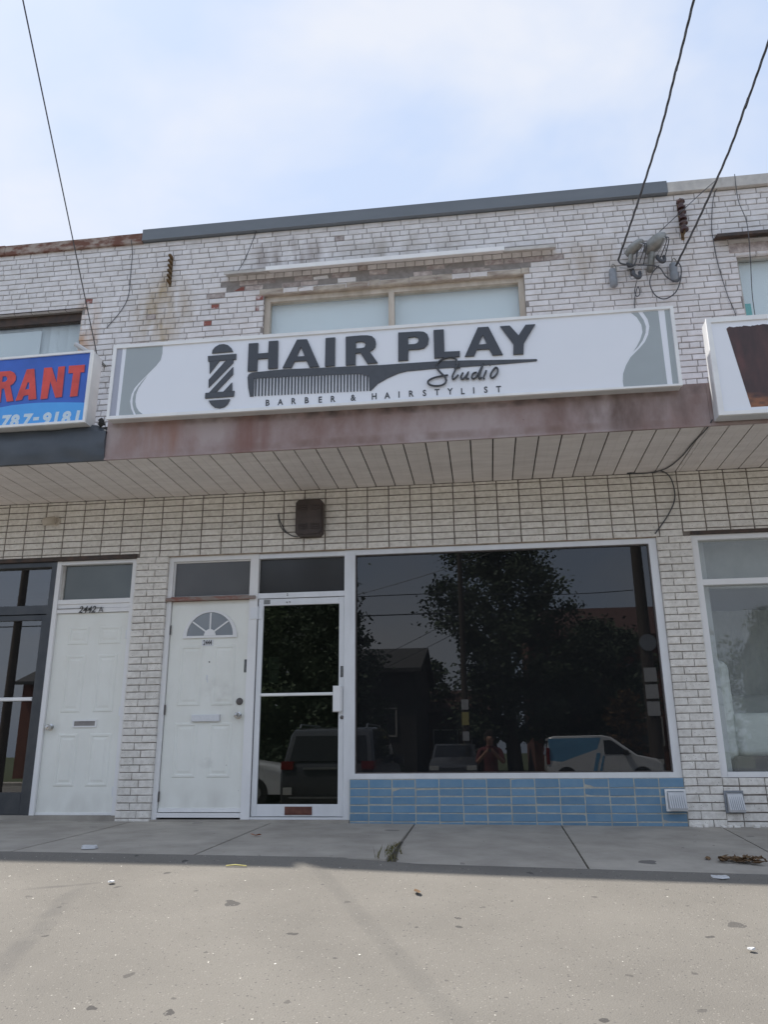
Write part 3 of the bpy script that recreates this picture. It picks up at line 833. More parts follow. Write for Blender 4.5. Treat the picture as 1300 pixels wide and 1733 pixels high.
class Bricklayer:
    """collects bricks, then links the ones that show largest as parts and joins the rest"""
    def __init__(self):
        self.items = []

    def lay(self, x0, x1, z0, z1, kind, matname, dy=0.0):
        full = {'stretcher': BR_L, 'header': 0.1, 'stacked': 0.2075, 'pier': 0.2075, 'pier_half': 0.1, 'tile': 0.2075}[kind]
        fh = {'stacked': 0.0585, 'tile': 0.0635}.get(kind, 0.0615)
        if x1 - x0 < 0.02 or z1 - z0 < 0.008:
            return
        self.items.append(((x0 + x1) / 2, dy + random.uniform(-.0015, .0015), (z0 + z1) / 2, (x1 - x0) / full, (z1 - z0) / fh, kind, matname))

    def finish(self, part, name, rank, limit=300, stuff_name=None):
        its = sorted(self.items, key=rank)
        for x, y, z, sx, sz, kind, mn in its[:limit]:
            o = bpy.data.objects.new(name, random.choice(brick_of(kind, mn)))
            C.objects.link(o)
            o.parent = part
            o.matrix_parent_inverse = world_of(part).inverted()
            o.location = (x, y, z)
            o.scale = (sx, 1, sz)
            o.rotation_euler = (random.gauss(0, 0.004), random.gauss(0, 0.0035), random.gauss(0, 0.004))
        rest = {}
        for it in its[limit:]:
            rest.setdefault(it[6], []).append(it)
        if rest:
            m = MB()
            mats, idx = [], []
            for mn, lst in rest.items():
                mi = len(mats)
                mats.append(mn)
                for x, y, z, sx, sz, kind, _ in lst:
                    me = random.choice(brick_of(kind, mn))
                    m.add([(v.co.x * sx + x, v.co.y + y, v.co.z * sz + z) for v in me.vertices], [tuple(p.vertices) for p in me.polygons])
                    idx += [mi] * len(me.polygons)
            me = bpy.data.meshes.new(stuff_name)
            me.from_pydata(m.v, [], m.f)
            for mn in mats:
                me.materials.append(MATS[mn])
            me.polygons.foreach_set('material_index', idx)
            o = obj(stuff_name, me, None, part)
            tag(o, kind='stuff')


def shows(it):
    """bricks of the upper wall in the photo first (above the signs or in the gaps between them), nearest first"""
    x, _, z = it[:3]
    seen = -5.75 < x < 3.35 and (z > 5.02 or (z > 4.1 and (-4.15 < x < -3.9 or 2.05 < x < 2.45)))
    return (0 if seen else 1, math.hypot(x, math.hypot(7.5, z - 0.626)))

OPEN = {'left': (-6.7, -4.47, 4.2, 5.56), 'mid': (-2.30, 0.60, 4.2, 5.56), 'right': (2.80, 5.3, 4.2, 5.59)}
RED_AT = [(-2.983, 5.228), (-2.824, 5.456), (-2.364, 5.514), (-2.36, 5.4), (0.653, 5.595), (-4.438, 5.645)]
DAMAGED = (-2.72, 0.93, 5.60, 5.785)

def upper_bricks(x_from, x_to, part, who):
    bl = Bricklayer()
    ox0, ox1, oz0, oz1 = OPEN[who]
    rr = random.Random(hash(len(who)) + 11)
    k = math.floor((3.62 - 5.695) / PITCH_Z)
    while True:
        z0 = 5.695 + k * PITCH_Z
        if z0 > 6.375:
            break
        zt, zb_ = min(z0 + BR_H, 6.378), z0
        header = (k - 1) % 6 == 0
        pitch = PITCH_X / 2 if header else PITCH_X
        x = -9.0 + (0.25 * PITCH_X if header else (k % 2) * 0.5 * PITCH_X) + 0.05 * math.sin(k * 2.3)
        while x < x_to + pitch:
            a, b = x + 0.004, x + pitch - 0.004
            x += pitch
            c = (a + b) / 2
            if c < x_from or c >= x_to:
                continue
            spans = [(a, b)]
            if z0 + BR_H * 0.6 < oz1 and z0 > oz0 - 0.05:
                spans = [(a, min(b, ox0)), (max(a, ox1), b)]
            for s0, s1 in spans:
                if s1 - s0 < 0.03:
                    continue
                mn, dy = 'brick_paint', 0.0
                cc = (s0 + s1) / 2
                zc = (zb_ + zt) / 2
                if who == 'mid' and DAMAGED[0] < cc < DAMAGED[1] and DAMAGED[2] < zc < DAMAGED[3]:
                    q = random.random()
                    if q < 0.05:
                        continue
                    mn = 'brick_dirty' if q < 0.74 else ('brick_bare' if q < 0.84 else 'brick_paint')
                    dy = random.uniform(0.0, 0.016)
                # some bricks have lost the paint on one half
                for rx, rz in RED_AT:
                    if s0 <= rx <= s1 and abs(zc - rz) < PITCH_Z / 2:
                        cut = s0 + (s1 - s0) * (0.42 if rx < cc else 0.58)
                        if rx < cc:
                            bl.lay(s0, cut, zb_, zt, 'header', 'brick_bare', 0.005)
                            s0 = cut
                        else:
                            bl.lay(cut, s1, zb_, zt, 'header', 'brick_bare', 0.005)
                            s1 = cut
                if mn == 'brick_paint' and random.random() < 0.003 and zc > 5.0:
                    mn = 'brick_dirty'
                bl.lay(s0, s1, zb_, zt, 'header' if (s1 - s0) < 0.13 else 'stretcher', mn, dy)
        k += 1
    bl.finish(part, 'brick', shows, 300, 'brickwork')


def wall_with_opening(part_name, parent, material, x0, x1, z0, z1, op, y0=0.0, y1=0.22):
    m = MB()
    a, b, c, d = op
    m.box(x0, a, y0, y1, z0, z1)
    m.box(b, x1, y0, y1, z0, z1)
    m.box(a, b, y0, y1, z0, c)
    m.box(a, b, y0, y1, d, z1)
    return m.build(part_name, material, parent)


def stacked_band(x_from, x_to, part, zlow):
    bl = Bricklayer()
    k = 0
    while True:
        z0 = 2.5565 + k * 0.0684
        z1 = min(z0 + 0.0588, 3.194)
        if z0 > 3.18:
            break
        lo = max(z0, zlow)
        i0 = math.floor((x_from - 0.4) / 0.2175) - 1
        for i in range(i0, i0 + int((x_to - x_from) / 0.2175) + 4):
            a, b = 0.4 + i * 0.2175 + 0.0058, 0.4 + (i + 1) * 0.2175 - 0.0058
            if not (x_from <= (a + b) / 2 < x_to):
                continue
            bl.lay(a, b, lo, z1, 'stacked', 'brick_paint_lower')
        k += 1
    bl.finish(part, 'stacked_brick', lambda it: math.hypot(it[0] + 0.8, it[2]), 300, 'stacked_brickwork')


def pier(parent, x0, x1, zb, flip):
    core = MB().box(x0 + 0.008, x1 - 0.008, 0.0, 0.2, zb - 0.1, 2.558).build('brick_pier', 'mortar_lower', parent)
    bl = Bricklayer()
    k = 0
    z = 2.5505
    w = x1 - x0
    while z - 0.0615 > zb - 0.06:
        z0 = z - 0.0615
        cut = x0 + (w - 0.207 if (k + flip) % 2 else 0.207) - 0.003
        cut2 = cut + 0.006
        for a, b in ((x0, cut), (cut2, x1)):
            bl.lay(a, b, max(z0, zb - 0.03), z, 'pier' if b - a > 0.15 else 'pier_half', 'brick_paint_lower')
        z -= 0.0682
        k += 1
    bl.finish(core, 'pier_brick', lambda it: it[2], 300, 'pier_brickwork')
    return core


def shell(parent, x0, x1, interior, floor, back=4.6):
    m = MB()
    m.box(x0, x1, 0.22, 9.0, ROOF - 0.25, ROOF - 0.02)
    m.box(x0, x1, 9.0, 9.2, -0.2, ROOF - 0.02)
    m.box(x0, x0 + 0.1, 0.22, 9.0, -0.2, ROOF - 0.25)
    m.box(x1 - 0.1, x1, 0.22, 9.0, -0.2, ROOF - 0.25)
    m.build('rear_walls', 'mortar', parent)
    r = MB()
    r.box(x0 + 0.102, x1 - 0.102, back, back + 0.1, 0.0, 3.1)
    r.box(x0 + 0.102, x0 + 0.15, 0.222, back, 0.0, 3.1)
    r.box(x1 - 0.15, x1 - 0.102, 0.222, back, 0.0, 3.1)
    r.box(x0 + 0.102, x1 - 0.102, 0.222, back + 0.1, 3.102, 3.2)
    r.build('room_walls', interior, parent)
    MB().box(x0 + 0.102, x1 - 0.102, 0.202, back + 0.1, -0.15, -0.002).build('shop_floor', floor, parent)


def canopy(parent, x0, x1, fascia_mat, part='canopy', z1=3.58, fascia=True):
    c = MB()
    c.box(x0, x1, -1.14, -0.012, 3.222, 3.50)
    body = c.build(part, 'dark_gap', parent)
    i0 = math.ceil((x0 + 3.388) / 0.1965 - 0.5)
    i = i0
    while True:
        a = -3.388 + (i - 0.0) * 0.1965
        if a > x1:
            break
        lo, hi = max(a + 0.006, x0 + 0.001), min(a + 0.1965 - 0.006, x1 - 0.001)
        if hi - lo > 0.02 and lo >= x0:
            m = MB()
            dz = random.uniform(-0.0015, 0.0015)
            m.box(lo, hi, -1.135, -0.010, 3.199 + dz, 3.215)
            # shallow groove down the middle of each panel
            m.box(lo + 0.092, lo + 0.097, -1.134, -0.011, 3.1975 + dz, 3.1992 + dz)
            m.build('soffit_panel', 'soffit_paint', body)
        i += 1
    if fascia:
        f = MB()
        f.box(x0, x1, -1.17, -1.141, 3.192, z1)
        f.box(x0, x1, -1.140, -0.012, 3.502, z1 - 0.012)
        f.box(x0, x1, -1.178, -1.171, 3.185, 3.207)
        f.build('fascia', fascia_mat, body)
    return body


# parapet, upper walls and bricks
for who, parent, a, b in (('left', left, FARL, XL), ('mid', mid, XL, XR), ('right', right, XR, FARR)):
    uw = wall_with_opening('upper_wall', parent, 'mortar', a, b, 3.21, 6.39, OPEN[who])
    upper_bricks(a, b, uw, who)
    lw = MB().box(a, b, 0.0, 0.2, 2.56 if who == 'mid' else 2.595, 3.208).build('lower_wall', 'mortar_lower', parent)
    stacked_band(a, b, lw, 2.5565 if who == 'mid' else 2.594)

cap = MB().box(-3.79, 2.19, -0.062, 0.34, 6.382, 6.528)
cap.box(-3.79, 2.19, -0.070, -0.0625, 6.376, 6.392)
cap.build('parapet_cap', 'cap_grey', mid)
cap = MB().box(2.193, FARR, -0.055, 0.34, 6.385, 6.512)
cap.box(2.75, 2.756, -0.058, -0.0552, 6.385, 6.512)
cap.build('parapet_cap', 'cap_white', right)
lc = MB()
rr = random.Random(3)
x = -3.793
while x > FARL:
    w = rr.uniform(0.3, 0.8)
    lc.box(max(FARL, x - w), x - 0.002, -0.048 + rr.uniform(-.006, .006), 0.33, 6.366, 6.493 + rr.uniform(-.006, .006))
    x -= w
lc.build('parapet_cap', 'cap_rust', left)
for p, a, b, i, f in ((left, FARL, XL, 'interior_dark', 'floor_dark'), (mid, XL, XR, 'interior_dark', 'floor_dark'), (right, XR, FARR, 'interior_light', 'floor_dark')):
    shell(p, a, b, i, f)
canopy(mid, -3.388, 1.955, 'fascia_paint')
canopy(right, 1.957, FARR, 'fascia_paint')
lcan = canopy(left, FARL, -3.39, 'tarp_black', fascia=False)
# the left fascia is wrapped in a sagging tarp
nx, nz = 90, 12
vs_, fs = [], []
for j in range(nz + 1):
    for i in range(nx + 1):
        x = FARL + (-3.388 - FARL) * i / nx
        t = j / nz
        z = 3.19 + 0.375 * t - (0.03 * max(0, t - 0.75) * 4) * (0.5 + 0.5 * math.sin(x * 9))
        y = -1.172 - 0.05 * math.sin(math.pi * min(1, t * 1.05)) * (0.55 + 0.45 * noise.noise(Vector((x * 1.6, z * 4, 1)))) + 0.022 * noise.noise(Vector((x * 3.5 + z * 2, z * 9, 5))) + (0.03 * (t - 0.85) / 0.15 if t > 0.85 else 0)
        edge = max(0, (x + 3.50) / 0.11)
        if t > 0.8:
            z -= 0.05 * edge
        vs_.append((x, y, z))
w = nx + 1
fs = [(j * w + i, j * w + i + 1, (j + 1) * w + i + 1, (j + 1) * w + i) for j in range(nz) for i in range(nx)]
n0 = len(vs_)
vs_ += [(v[0], -1.141, v[2]) for v in vs_[:]]
fs += [(a + n0, d + n0, c + n0, b + n0) for a, b, c, d in fs[:]]
fs += [(i, n0 + i, n0 + i + 1, i + 1) for i in range(nx)] + [(nz * w + i, nz * w + i + 1, n0 + nz * w + i + 1, n0 + nz * w + i) for i in range(nx)]
fs += [(j * w + nx, (j + 1) * w + nx, n0 + (j + 1) * w + nx, n0 + j * w + nx) for j in range(nz)]
fs += [(j * w, n0 + j * w, n0 + (j + 1) * w, (j + 1) * w) for j in range(nz)]
MB().add(vs_, fs).build('tarp_fascia', 'tarp', lcan, smooth=True)
MB().box(FARL, -3.39, -1.140, -0.012, 3.502, 3.53).build('canopy_roof', 'tarp_black', lcan)
# crumpled black end of the tarp by the party line
cr = MB()
r2 = random.Random(9)
for i in range(9):
    px, py, pz = -3.47 + r2.uniform(-.05, .07), -1.17 + r2.uniform(-.02, .05), 3.57 + r2.uniform(-.03, .025)
    s = r2.uniform(.018, .035)
    pts = [Vector((r2.uniform(-1, 1), r2.uniform(-1, 1), r2.uniform(-.7, .7))) * s for _ in range(6)]
    pts = [(px + s, py, pz), (px - s, py, pz + s * .3), (px, py + s, pz), (px, py - s * .6, pz), (px + s * .2, py, pz + s), (px, py, pz - s * .6)]
    cr.add(pts, [(0, 2, 4), (2, 1, 4), (1, 3, 4), (3, 0, 4), (2, 0, 5), (1, 2, 5), (3, 1, 5), (0, 3, 5)])
cr.build('torn_tarp', 'tarp_black', lcan)

pier(mid, -3.541, -3.199, -0.005, 0)
pier(mid, 1.672, 1.989, -0.022, 1)

# ---- upper window of the barber shop unit
def rect_frame(m, x0, x1, z0, z1, t, y0, y1, bottom=None):
    m.box(x0, x0 + t, y0, y1, z0, z1)
    m.box(x1 - t, x1, y0, y1, z0, z1)
    m.box(x0 + t, x1 - t, y0, y1, z1 - t, z1)
    m.box(x0 + t, x1 - t, y0, y1, z0, z0 + (bottom or t))

wf = MB()
rect_frame(wf, -2.299, 0.598, 4.202, 5.545, 0.062, 0.045, 0.13)
win = wf.build('window', 'frame_cream', mid)
MB().box(-0.888, -0.826, 0.035, 0.125, 4.264, 5.482).build('mullion', 'frame_cream', win)
for a, b in ((-2.237, -0.889), (-0.825, 0.536)):
    MB().box(a, b, 0.085, 0.090, 4.265, 5.482).build('pane', 'glass_upper', win)
    MB().box(a - 0.03, b + 0.03, 0.155, 0.165, 4.2, 5.55).build('window_blind', 'blind', win)
hd = MB()
r3 = random.Random(5)
x = -2.36
while x < 0.64:
    w = r3.uniform(0.12, 0.4)
    hd.cbox(x, min(0.66, x + w) - 0.002, -0.014 + r3.uniform(-.008, .008), 0.16, 5.547 + r3.uniform(-.004, .0), 5.622 + r3.uniform(-.012, .006), 0.01)
    x += w
hd.build('window_head', 'sill_cream', mid)
MB().box(-2.76, 0.97, 0.0005, 0.012, 5.625, 5.79).build('broken_mortar', 'mortar_rough', mid)

def hood(parent, x0, x1, z, material, d=0.17, h=0.044, label=None):
    m = MB()
    v = [(x0, -d, z - h / 2), (x0, -d - 0.012, z - h / 2), (x0, -d - 0.012, z + h / 2), (x0, -d, z + h / 2), (x0, -0.004, z + h / 2 + 0.03), (x0, -0.004, z + h / 2 + 0.012), (x0, -d, z + h / 2 - 0.012)]
    n_ = len(v)
    vs_ = v + [(x1, b, c) for _, b, c in v]
    fs = [tuple(range(n_)), tuple(range(2 * n_ - 1, n_ - 1, -1))] + [(i, i + n_, (i + 1) % n_ + n_, (i + 1) % n_) for i in range(n_)]
    o = m.add(vs_, fs).build('window_hood', material, parent)
    if label: o['label'] = label
    return o

hood(mid, -2.74, -2.24, 5.790, 'white_dull', 0.12, 0.034, 'weathered left end of the window hood')
hood(mid, -2.25, 0.40, 5.792, 'white_bright', 0.14, 0.050, 'bright white strip of the window hood')
hood(mid, 0.39, 0.955, 5.790, 'white_dull', 0.11, 0.036, 'weathered right end of the window hood')

# ---- upper window of the left unit: dark head, vertical blinds
wf = MB()
rect_frame(wf, -6.69, -4.472, 4.202, 5.558, 0.03, 0.07, 0.15)
wf.box(-6.66, -4.502, 0.06, 0.14, 5.450, 5.527)
winl = wf.build('window', 'lintel_dark', left)
MB().box(-6.659, -4.503, 0.10, 0.105, 4.233, 5.449).build('pane', 'glass_upper', winl)
for i in range(19):
    x = -4.535 - i * 0.112
    m = MB()
    m.add([(x - 0.055, 0.17 - 0.02, 4.2), (x + 0.055, 0.17 + 0.016, 4.2), (x + 0.055, 0.17 + 0.016, 5.45), (x - 0.055, 0.17 - 0.02, 5.45),
           (x - 0.055, 0.174 - 0.02, 4.2), (x + 0.055, 0.174 + 0.016, 4.2), (x + 0.055, 0.174 + 0.016, 5.45), (x - 0.055, 0.174 - 0.02, 5.45)],
          [(0, 1, 2, 3), (7, 6, 5, 4), (0, 4, 5, 1), (3, 2, 6, 7), (0, 3, 7, 4), (1, 5, 6, 2)])
    m.build('blind_slat', 'blind_slat', winl)
MB().box(-6.66, -4.503, 0.215, 0.2185, 4.2, 5.5).build('window_backing', 'blind_slat', winl)
MB().box(-6.66, -5.02, 0.120, 0.128, 4.24, 5.39).build('curtain', 'blind_slat', winl)
MB().box(-6.8, -4.40, -0.012, 0.06, 5.561, 5.575).build('steel_lintel', 'lintel_dark', left)

# ---- upper window of the right unit
wf = MB()
rect_frame(wf, 2.802, 5.298, 4.202, 5.588, 0.028, 0.05, 0.13)
winr = wf.build('window', 'white_dull', right)
MB().box(2.832, 5.268, 0.085, 0.090, 4.233, 5.557).build('pane', 'glass_upper', winr)
MB().box(2.80, 5.3, 0.155, 0.165, 4.2, 5.57).build('window_blind', 'blind', winr)
MB().box(2.835, 2.925, 0.145, 0.150, 4.4, 5.07).build('teal_curtain', 'teal_card', winr)
hood(right, 2.60, 5.5, 5.735, 'lintel_dark', 0.13, 0.035)
MB().box(2.74, 5.4, -0.016, 0.02, 5.592, 5.70).build('steel_lintel', 'brick_dirty', right)

# ---- doors
def door_panels(door, rects, y):
    for x0, x1, z0, z1 in rects:
        m = MB()
        prof = [(-0.022, 0.0), (-0.012, 0.0065), (0.004, 0.0065), (0.012, 0.001), (0.024, 0.0015), (0.040, 0.006)]
        vs_, fs = [], []
        for ins, d in prof:
            vs_ += [(x0 + ins, y - d, z0 + ins), (x1 - ins, y - d, z0 + ins), (x1 - ins, y - d, z1 - ins), (x0 + ins, y - d, z1 - ins)]
        for i in range(len(prof) - 1):
            for k in range(4):
                a, b = 4 * i + k, 4 * i + (k + 1) % 4
                fs.append((a, b, b + 4, a + 4))
        q = 4 * (len(prof) - 1)
        fs.append((q, q + 1, q + 2, q + 3))
        m.add(vs_, fs).build('door_panel', 'door_paint', door)

def knob(door, x, z, y, material='chrome', r=0.027):
    MB().lathe([(0.033, 0.0), (0.033, 0.006), (0.014, 0.010), (0.013, 0.032), (r, 0.040), (r * 1.05, 0.055), (r * 0.8, 0.066), (0.006, 0.068)], (x, y, z), 'y', 18).build('door_knob', material, door, smooth=True)

def hinge(door, x, z, y, material='alum'):
    m = MB().box(x - 0.016, x + 0.004, y - 0.004, y + 0.004, z - 0.045, z + 0.045)
    m.cyl((x + 0.006, y - 0.006, z - 0.047), (x + 0.006, y - 0.006, z + 0.047), 0.006, 8)
    m.build('hinge', material, door)

# apartment door 2444
fr = MB()
fr.box(-3.197, -3.150, 0.03, 0.16, 0.0, 2.553)
fr.box(-3.1495, -2.331, 0.032, 0.16, 2.503, 2.5525)
fr.box(-2.330, -2.246, 0.028, 0.17, 0.02, 2.5515)
fr.box(-3.1495, -2.331, 0.034, 0.16, 0.036, 0.076)
df = fr.build('door_frame', 'white_paint', mid)
MB().box(-3.138, -2.340, 0.075, 0.081, 2.142, 2.492).build('transom_pane', 'glass_transom', df)
tf = MB()
rect_frame(tf, -3.149, -2.332, 2.128, 2.502, 0.012, 0.06, 0.10)
tf.build('transom_frame', 'white_paint', df)
sl = MB().box(-3.212, -2.265, -0.004, 0.12, 2.088, 2.118)
sl.box(-3.15, -2.34, 0.02, 0.06, 2.1185, 2.130)
sl.build('transom_sill', 'rust_sill', df)
door = MB().box(-3.143, -2.335, 0.055, 0.10, 0.082, 2.085).build('entry_door', 'door_paint', mid)
door_panels(door, [(-3.005, -2.812, 1.075, 1.62), (-2.66, -2.475, 1.075, 1.62), (-3.012, -2.822, 0.41, 0.875), (-2.668, -2.478, 0.41, 0.875)], 0.055)
fx, fz, fr_o, fr_i = -2.728, 1.712, 0.281, 0.240
arc = lambda r, n=22: [(fx + r * math.cos(math.pi * i / n), fz + r * 0.98 * math.sin(math.pi * i / n)) for i in range(n + 1)]
fm = MB().prism(arc(fr_o) , 0.038, 0.0545, hole=[(a, b + 0.022) for a, b in arc(fr_i)])
fm.build('fanlight_frame', 'white_paint', door)
MB().prism([(a, b + 0.0225) for a, b in arc(fr_i - 0.001)], 0.047, 0.0515).build('fanlight_pane', 'glass_fan', door)
for ang in (38, 90, 142):
    a = math.radians(ang)
    u, w = (math.cos(a), math.sin(a)), (-math.sin(a) * 0.0075, math.cos(a) * 0.0075)
    p0, p1 = (fx + u[0] * 0.055, fz + 0.03 + u[1] * 0.055), (fx + u[0] * 0.234, fz + 0.0225 + u[1] * 0.229)
    MB().prism([(p0[0] - w[0], p0[1] - w[1]), (p0[0] + w[0], p0[1] + w[1]), (p1[0] + w[0], p1[1] + w[1]), (p1[0] - w[0], p1[1] - w[1])], 0.041, 0.0468).build('muntin', 'white_paint', door)
MB().prism([(fx - 0.062, fz + 0.0235)] + [(fx + 0.058 * math.cos(math.pi * (1 - i / 8)), fz + 0.03 + 0.058 * math.sin(math.pi * i / 8)) for i in range(1, 8)] + [(fx + 0.062, fz + 0.0235)], 0.040, 0.0469).build('muntin_hub', 'white_paint', door)
plate = MB().box(-2.808, -2.690, 0.0505, 0.0545, 1.632, 1.694).build('number_plate', 'white_print', door)
me = text_mesh('2444', 0.068, 0.0006, 0.0012, wide=0.66)
o = obj('house_number', me, 'black_print', plate, loc=(-2.749, 0.0495, 1.643))
MB().box(-2.862, -2.578, 0.030, 0.0548, 0.905, 0.968).cbox(-2.862, -2.578, 0.026, 0.040, 0.903, 0.970, 0.006).build('mail_slot', 'white_print', door)
MB().lathe([(0.034, 0), (0.034, 0.008), (0.029, 0.016), (0.012, 0.018)], (-2.393, 0.055, 1.089), 'y', 18).build('deadbolt', 'bronze_dark', door, smooth=True)
knob(door, -2.398, 0.956, 0.055)
sk = MB().box(-2.362, -2.336, 0.0525, 0.0546, 1.366, 1.491).build('lock_sticker', 'black_print', door)
dd = MB()
for i in range(9):
    dd.box(-2.356, -2.344, 0.0515, 0.0524, 1.372 + i * 0.0125, 1.380 + i * 0.0125)
dd.build('sticker_print', 'grey_print', sk)
MB().lathe([(0.007, 0), (0.007, 0.004)], (-2.720, 0.055, 1.475), 'y', 10).build('peephole', 'bronze_dark', door)
MB().box(-3.142, -2.336, 0.048, 0.0548, 0.083, 0.118).build('door_sweep', 'white_bright', door)
for z in (1.80, 1.02, 0.22):
    hinge(door, -3.146, z, 0.05, 'bronze_dark')
sc = MB()
for (x, z, w, h) in ((-2.745, 1.30, 0.018, 0.05), (-2.735, 1.275, 0.012, 0.03)):
    sc.box(x, x + w, 0.0538, 0.0547, z, z + h)
sc.build('paint_chip', 'white_print', door)

# aluminium glass door of the barber shop
gf = MB()
gf.box(-2.2455, -1.362, 0.035, 0.14, 2.50, 2.550)
gf.box(-2.2455, -1.362, 0.036, 0.14, 2.090, 2.142)
gf.box(-1.361, -1.299, 0.026, 0.16, 0.02, 2.5505)
gf.box(-2.2455, -1.362, 0.036, 0.14, 0.020, 0.040)
gfr = gf.build('door_frame', 'alum', mid)
MB().box(-2.2445, -1.3625, 0.085, 0.091, 2.1425, 2.4995).build('transom_pane', 'glass_transom_dark', gfr)
gd = MB()
gd.cbox(-2.236, -2.184, 0.045, 0.09, 0.045, 2.085, 0.003)
gd.cbox(-1.415, -1.364, 0.045, 0.09, 0.045, 2.085, 0.003)
gd.cbox(-2.1838, -1.4152, 0.047, 0.089, 2.018, 2.084, 0.003)
gd.cbox(-2.1838, -1.4152, 0.047, 0.089, 0.046, 0.152, 0.003)
gdo = gd.build('glass_door', 'alum', mid)
MB().box(-2.1836, -1.4154, 0.066, 0.072, 0.1522, 2.0178).build('pane', 'glass_door', gdo)
MB().cbox(-2.1836, -1.44, 0.030, 0.055, 1.132, 1.160, 0.006).build('push_bar', 'white_bright', gdo)
MB().cbox(-1.463, -1.388, 0.0, 0.046, 0.975, 1.217, 0.008).cbox(-1.40, -1.376, 0.02, 0.046, 0.985, 1.207, 0.004).build('pull_handle', 'white_paint', gdo)
MB().lathe([(0.018, 0), (0.018, 0.006), (0.013, 0.009), (0.004, 0.009)], (-1.380, 0.045, 0.926), 'y', 16).build('lock_cylinder', 'bronze_dark', gdo, smooth=True)
ms = MB().cbox(-1.912, -1.655, 0.036, 0.0472, 0.060, 0.132, 0.004)
ms.box(-1.888, -1.680, 0.031, 0.0362, 0.078, 0.116)
ms.build('mail_slot', 'mail_brown', gdo)
MB().box(-2.183, -2.118, 0.0445, 0.0468, 2.032, 2.076).build('door_sticker', 'grey_print', gdo)
sk = MB().box(-1.397, -1.371, 0.0425, 0.0448, 1.300, 1.405).build('lock_sticker', 'black_print', gdo)
dd = MB()
for i in range(8):
    dd.box(-1.391, -1.378, 0.0415, 0.0424, 1.306 + i * 0.012, 1.3135 + i * 0.012)
dd.build('sticker_print', 'grey_print', sk)
hg = MB().box(-2.31, -2.246, 0.020, 0.0278, 1.885, 2.000).box(-2.236, -2.196, 0.036, 0.0448, 1.885, 2.000)
hg.cyl((-2.240, 0.026, 1.88), (-2.240, 0.026, 2.012), 0.007, 10)
hg.build('hinge', 'alum', gdo)
bl_ = MB()
for x, z in ((-1.945, 2.045), (-1.915, 2.047), (-1.94, 2.112), (-1.94, 2.128)):
    bl_.cyl((x, 0.030, z), (x, 0.047, z), 0.0055, 8)
bl_.build('door_bolt', 'bronze_dark', gdo)
MB().box(-3.19, -1.30, -0.012, 0.30, -0.08, 0.019).build('door_step', 'concrete', mid)

MB().box(-3.198, 1.671, -0.004, 0.05, 2.5528, 2.5605).build('caulk_line', 'caulk', mid)
# display window and blue tiled base
dw = MB()
dw.box(-1.298, -1.252, 0.022, 0.12, 0.372, 2.5505)
dw.box(1.598, 1.668, 0.022, 0.12, 0.372, 2.5505)
dw.box(-1.2515, 1.5975, 0.024, 0.12, 2.498, 2.5500)
dw.box(-1.2515, 1.5975, 0.016, 0.12, 0.3725, 0.418)
dwo = dw.build('display_window', 'alum', mid)
bead = MB()
rect_frame(bead, -1.2513, 1.5973, 0.4182, 2.4978, 0.010, 0.05, 0.09)
bead.build('glazing_bead', 'bronze_dark', dwo)
MB().box(-1.241, 1.587, 0.068, 0.074, 0.4285, 2.4875).build('pane', 'glass_shop', dwo)
bh = MB().box(-1.296, 1.671, 0.004, 0.2, -0.12, 0.3715).build('tiled_base', 'tile_grout', mid)
tl = Bricklayer()
zj = [0.3715, 0.289, 0.219, 0.148, 0.077, 0.006, -0.03]
for zi in range(len(zj) - 1):
    for i in range(-1, 15):
        a, b = -1.118 + 0.2147 * (i - 1) + 0.0032, -1.118 + 0.2147 * i - 0.0032
        a, b = max(a, -1.293), min(b, 1.668)
        tl.lay(a, b, zj[zi + 1] + 0.0032, zj[zi] - 0.0032, 'tile', 'tile_blue')
tl.finish(bh, 'glazed_tile', lambda it: it[0], 300, 'glazed_tiles')

# ---- left unit, ground floor
MB().box(FARL, -3.5415, -0.014, 0.19, 2.552, 2.592).build('steel_lintel', 'lintel_dark', left)
fr = MB()
fr.box(-4.427, -4.380, 0.020, 0.15, 0.0, 2.5505)
fr.box(-3.592, -3.5425, 0.022, 0.15, 0.0, 2.5500)
fr.box(-4.3795, -3.5925, 0.024, 0.15, 2.514, 2.5495)
fr.box(-4.3795, -3.5925, 0.026, 0.15, 2.096, 2.142)
fr.box(-4.3795, -3.5925, 0.040, 0.15, 2.050, 2.0955)
fr.box(-4.3795, -3.5925, 0.030, 0.15, 2.004, 2.046)
dfa = fr.build('door_frame', 'white_paint', left)
MB().box(-4.352, -3.593, 0.078, 0.084, 2.1425, 2.5135).build('transom_pane', 'glass_grey', dfa)
MB().box(-4.3795, -4.352, 0.06, 0.10, 2.1425, 2.5135).build('transom_frame', 'white_dull', dfa)
o = obj('house_number', text_mesh('2442', 0.098, 0.001, 0.0012, shear=0.25, wide=0.95), 'black_print', dfa, loc=(-4.045, 0.018, 2.000))
o = obj('house_letter', text_mesh('A', 0.082, 0.001, -0.0004, wide=1.0), 'black_print', dfa, loc=(-3.893, 0.018, 2.000))
MB().box(-4.376, -3.87, 0.0195, 0.0245, 2.046, 2.0495).build('frame_groove', 'dark_gap', dfa)
doora = MB().box(-4.3775, -3.5945, 0.052, 0.10, 0.055, 2.000).build('entry_door', 'door_paint', left)
door_panels(doora, [(-4.215, -4.035, 1.70, 1.84), (-3.885, -3.685, 1.70, 1.84), (-4.212, -4.045, 1.03, 1.555), (-3.875, -3.705, 1.03, 1.555),
                    (-4.207, -4.040, 0.335, 0.785), (-3.877, -3.695, 0.335, 0.785)], 0.052)
knob(doora, -4.318, 0.869, 0.052)
ms = MB()
rect_frame(ms, -4.085, -3.838, 0.865, 0.938, 0.014, 0.040, 0.0518)
mso = ms.build('mail_slot', 'white_paint', doora)
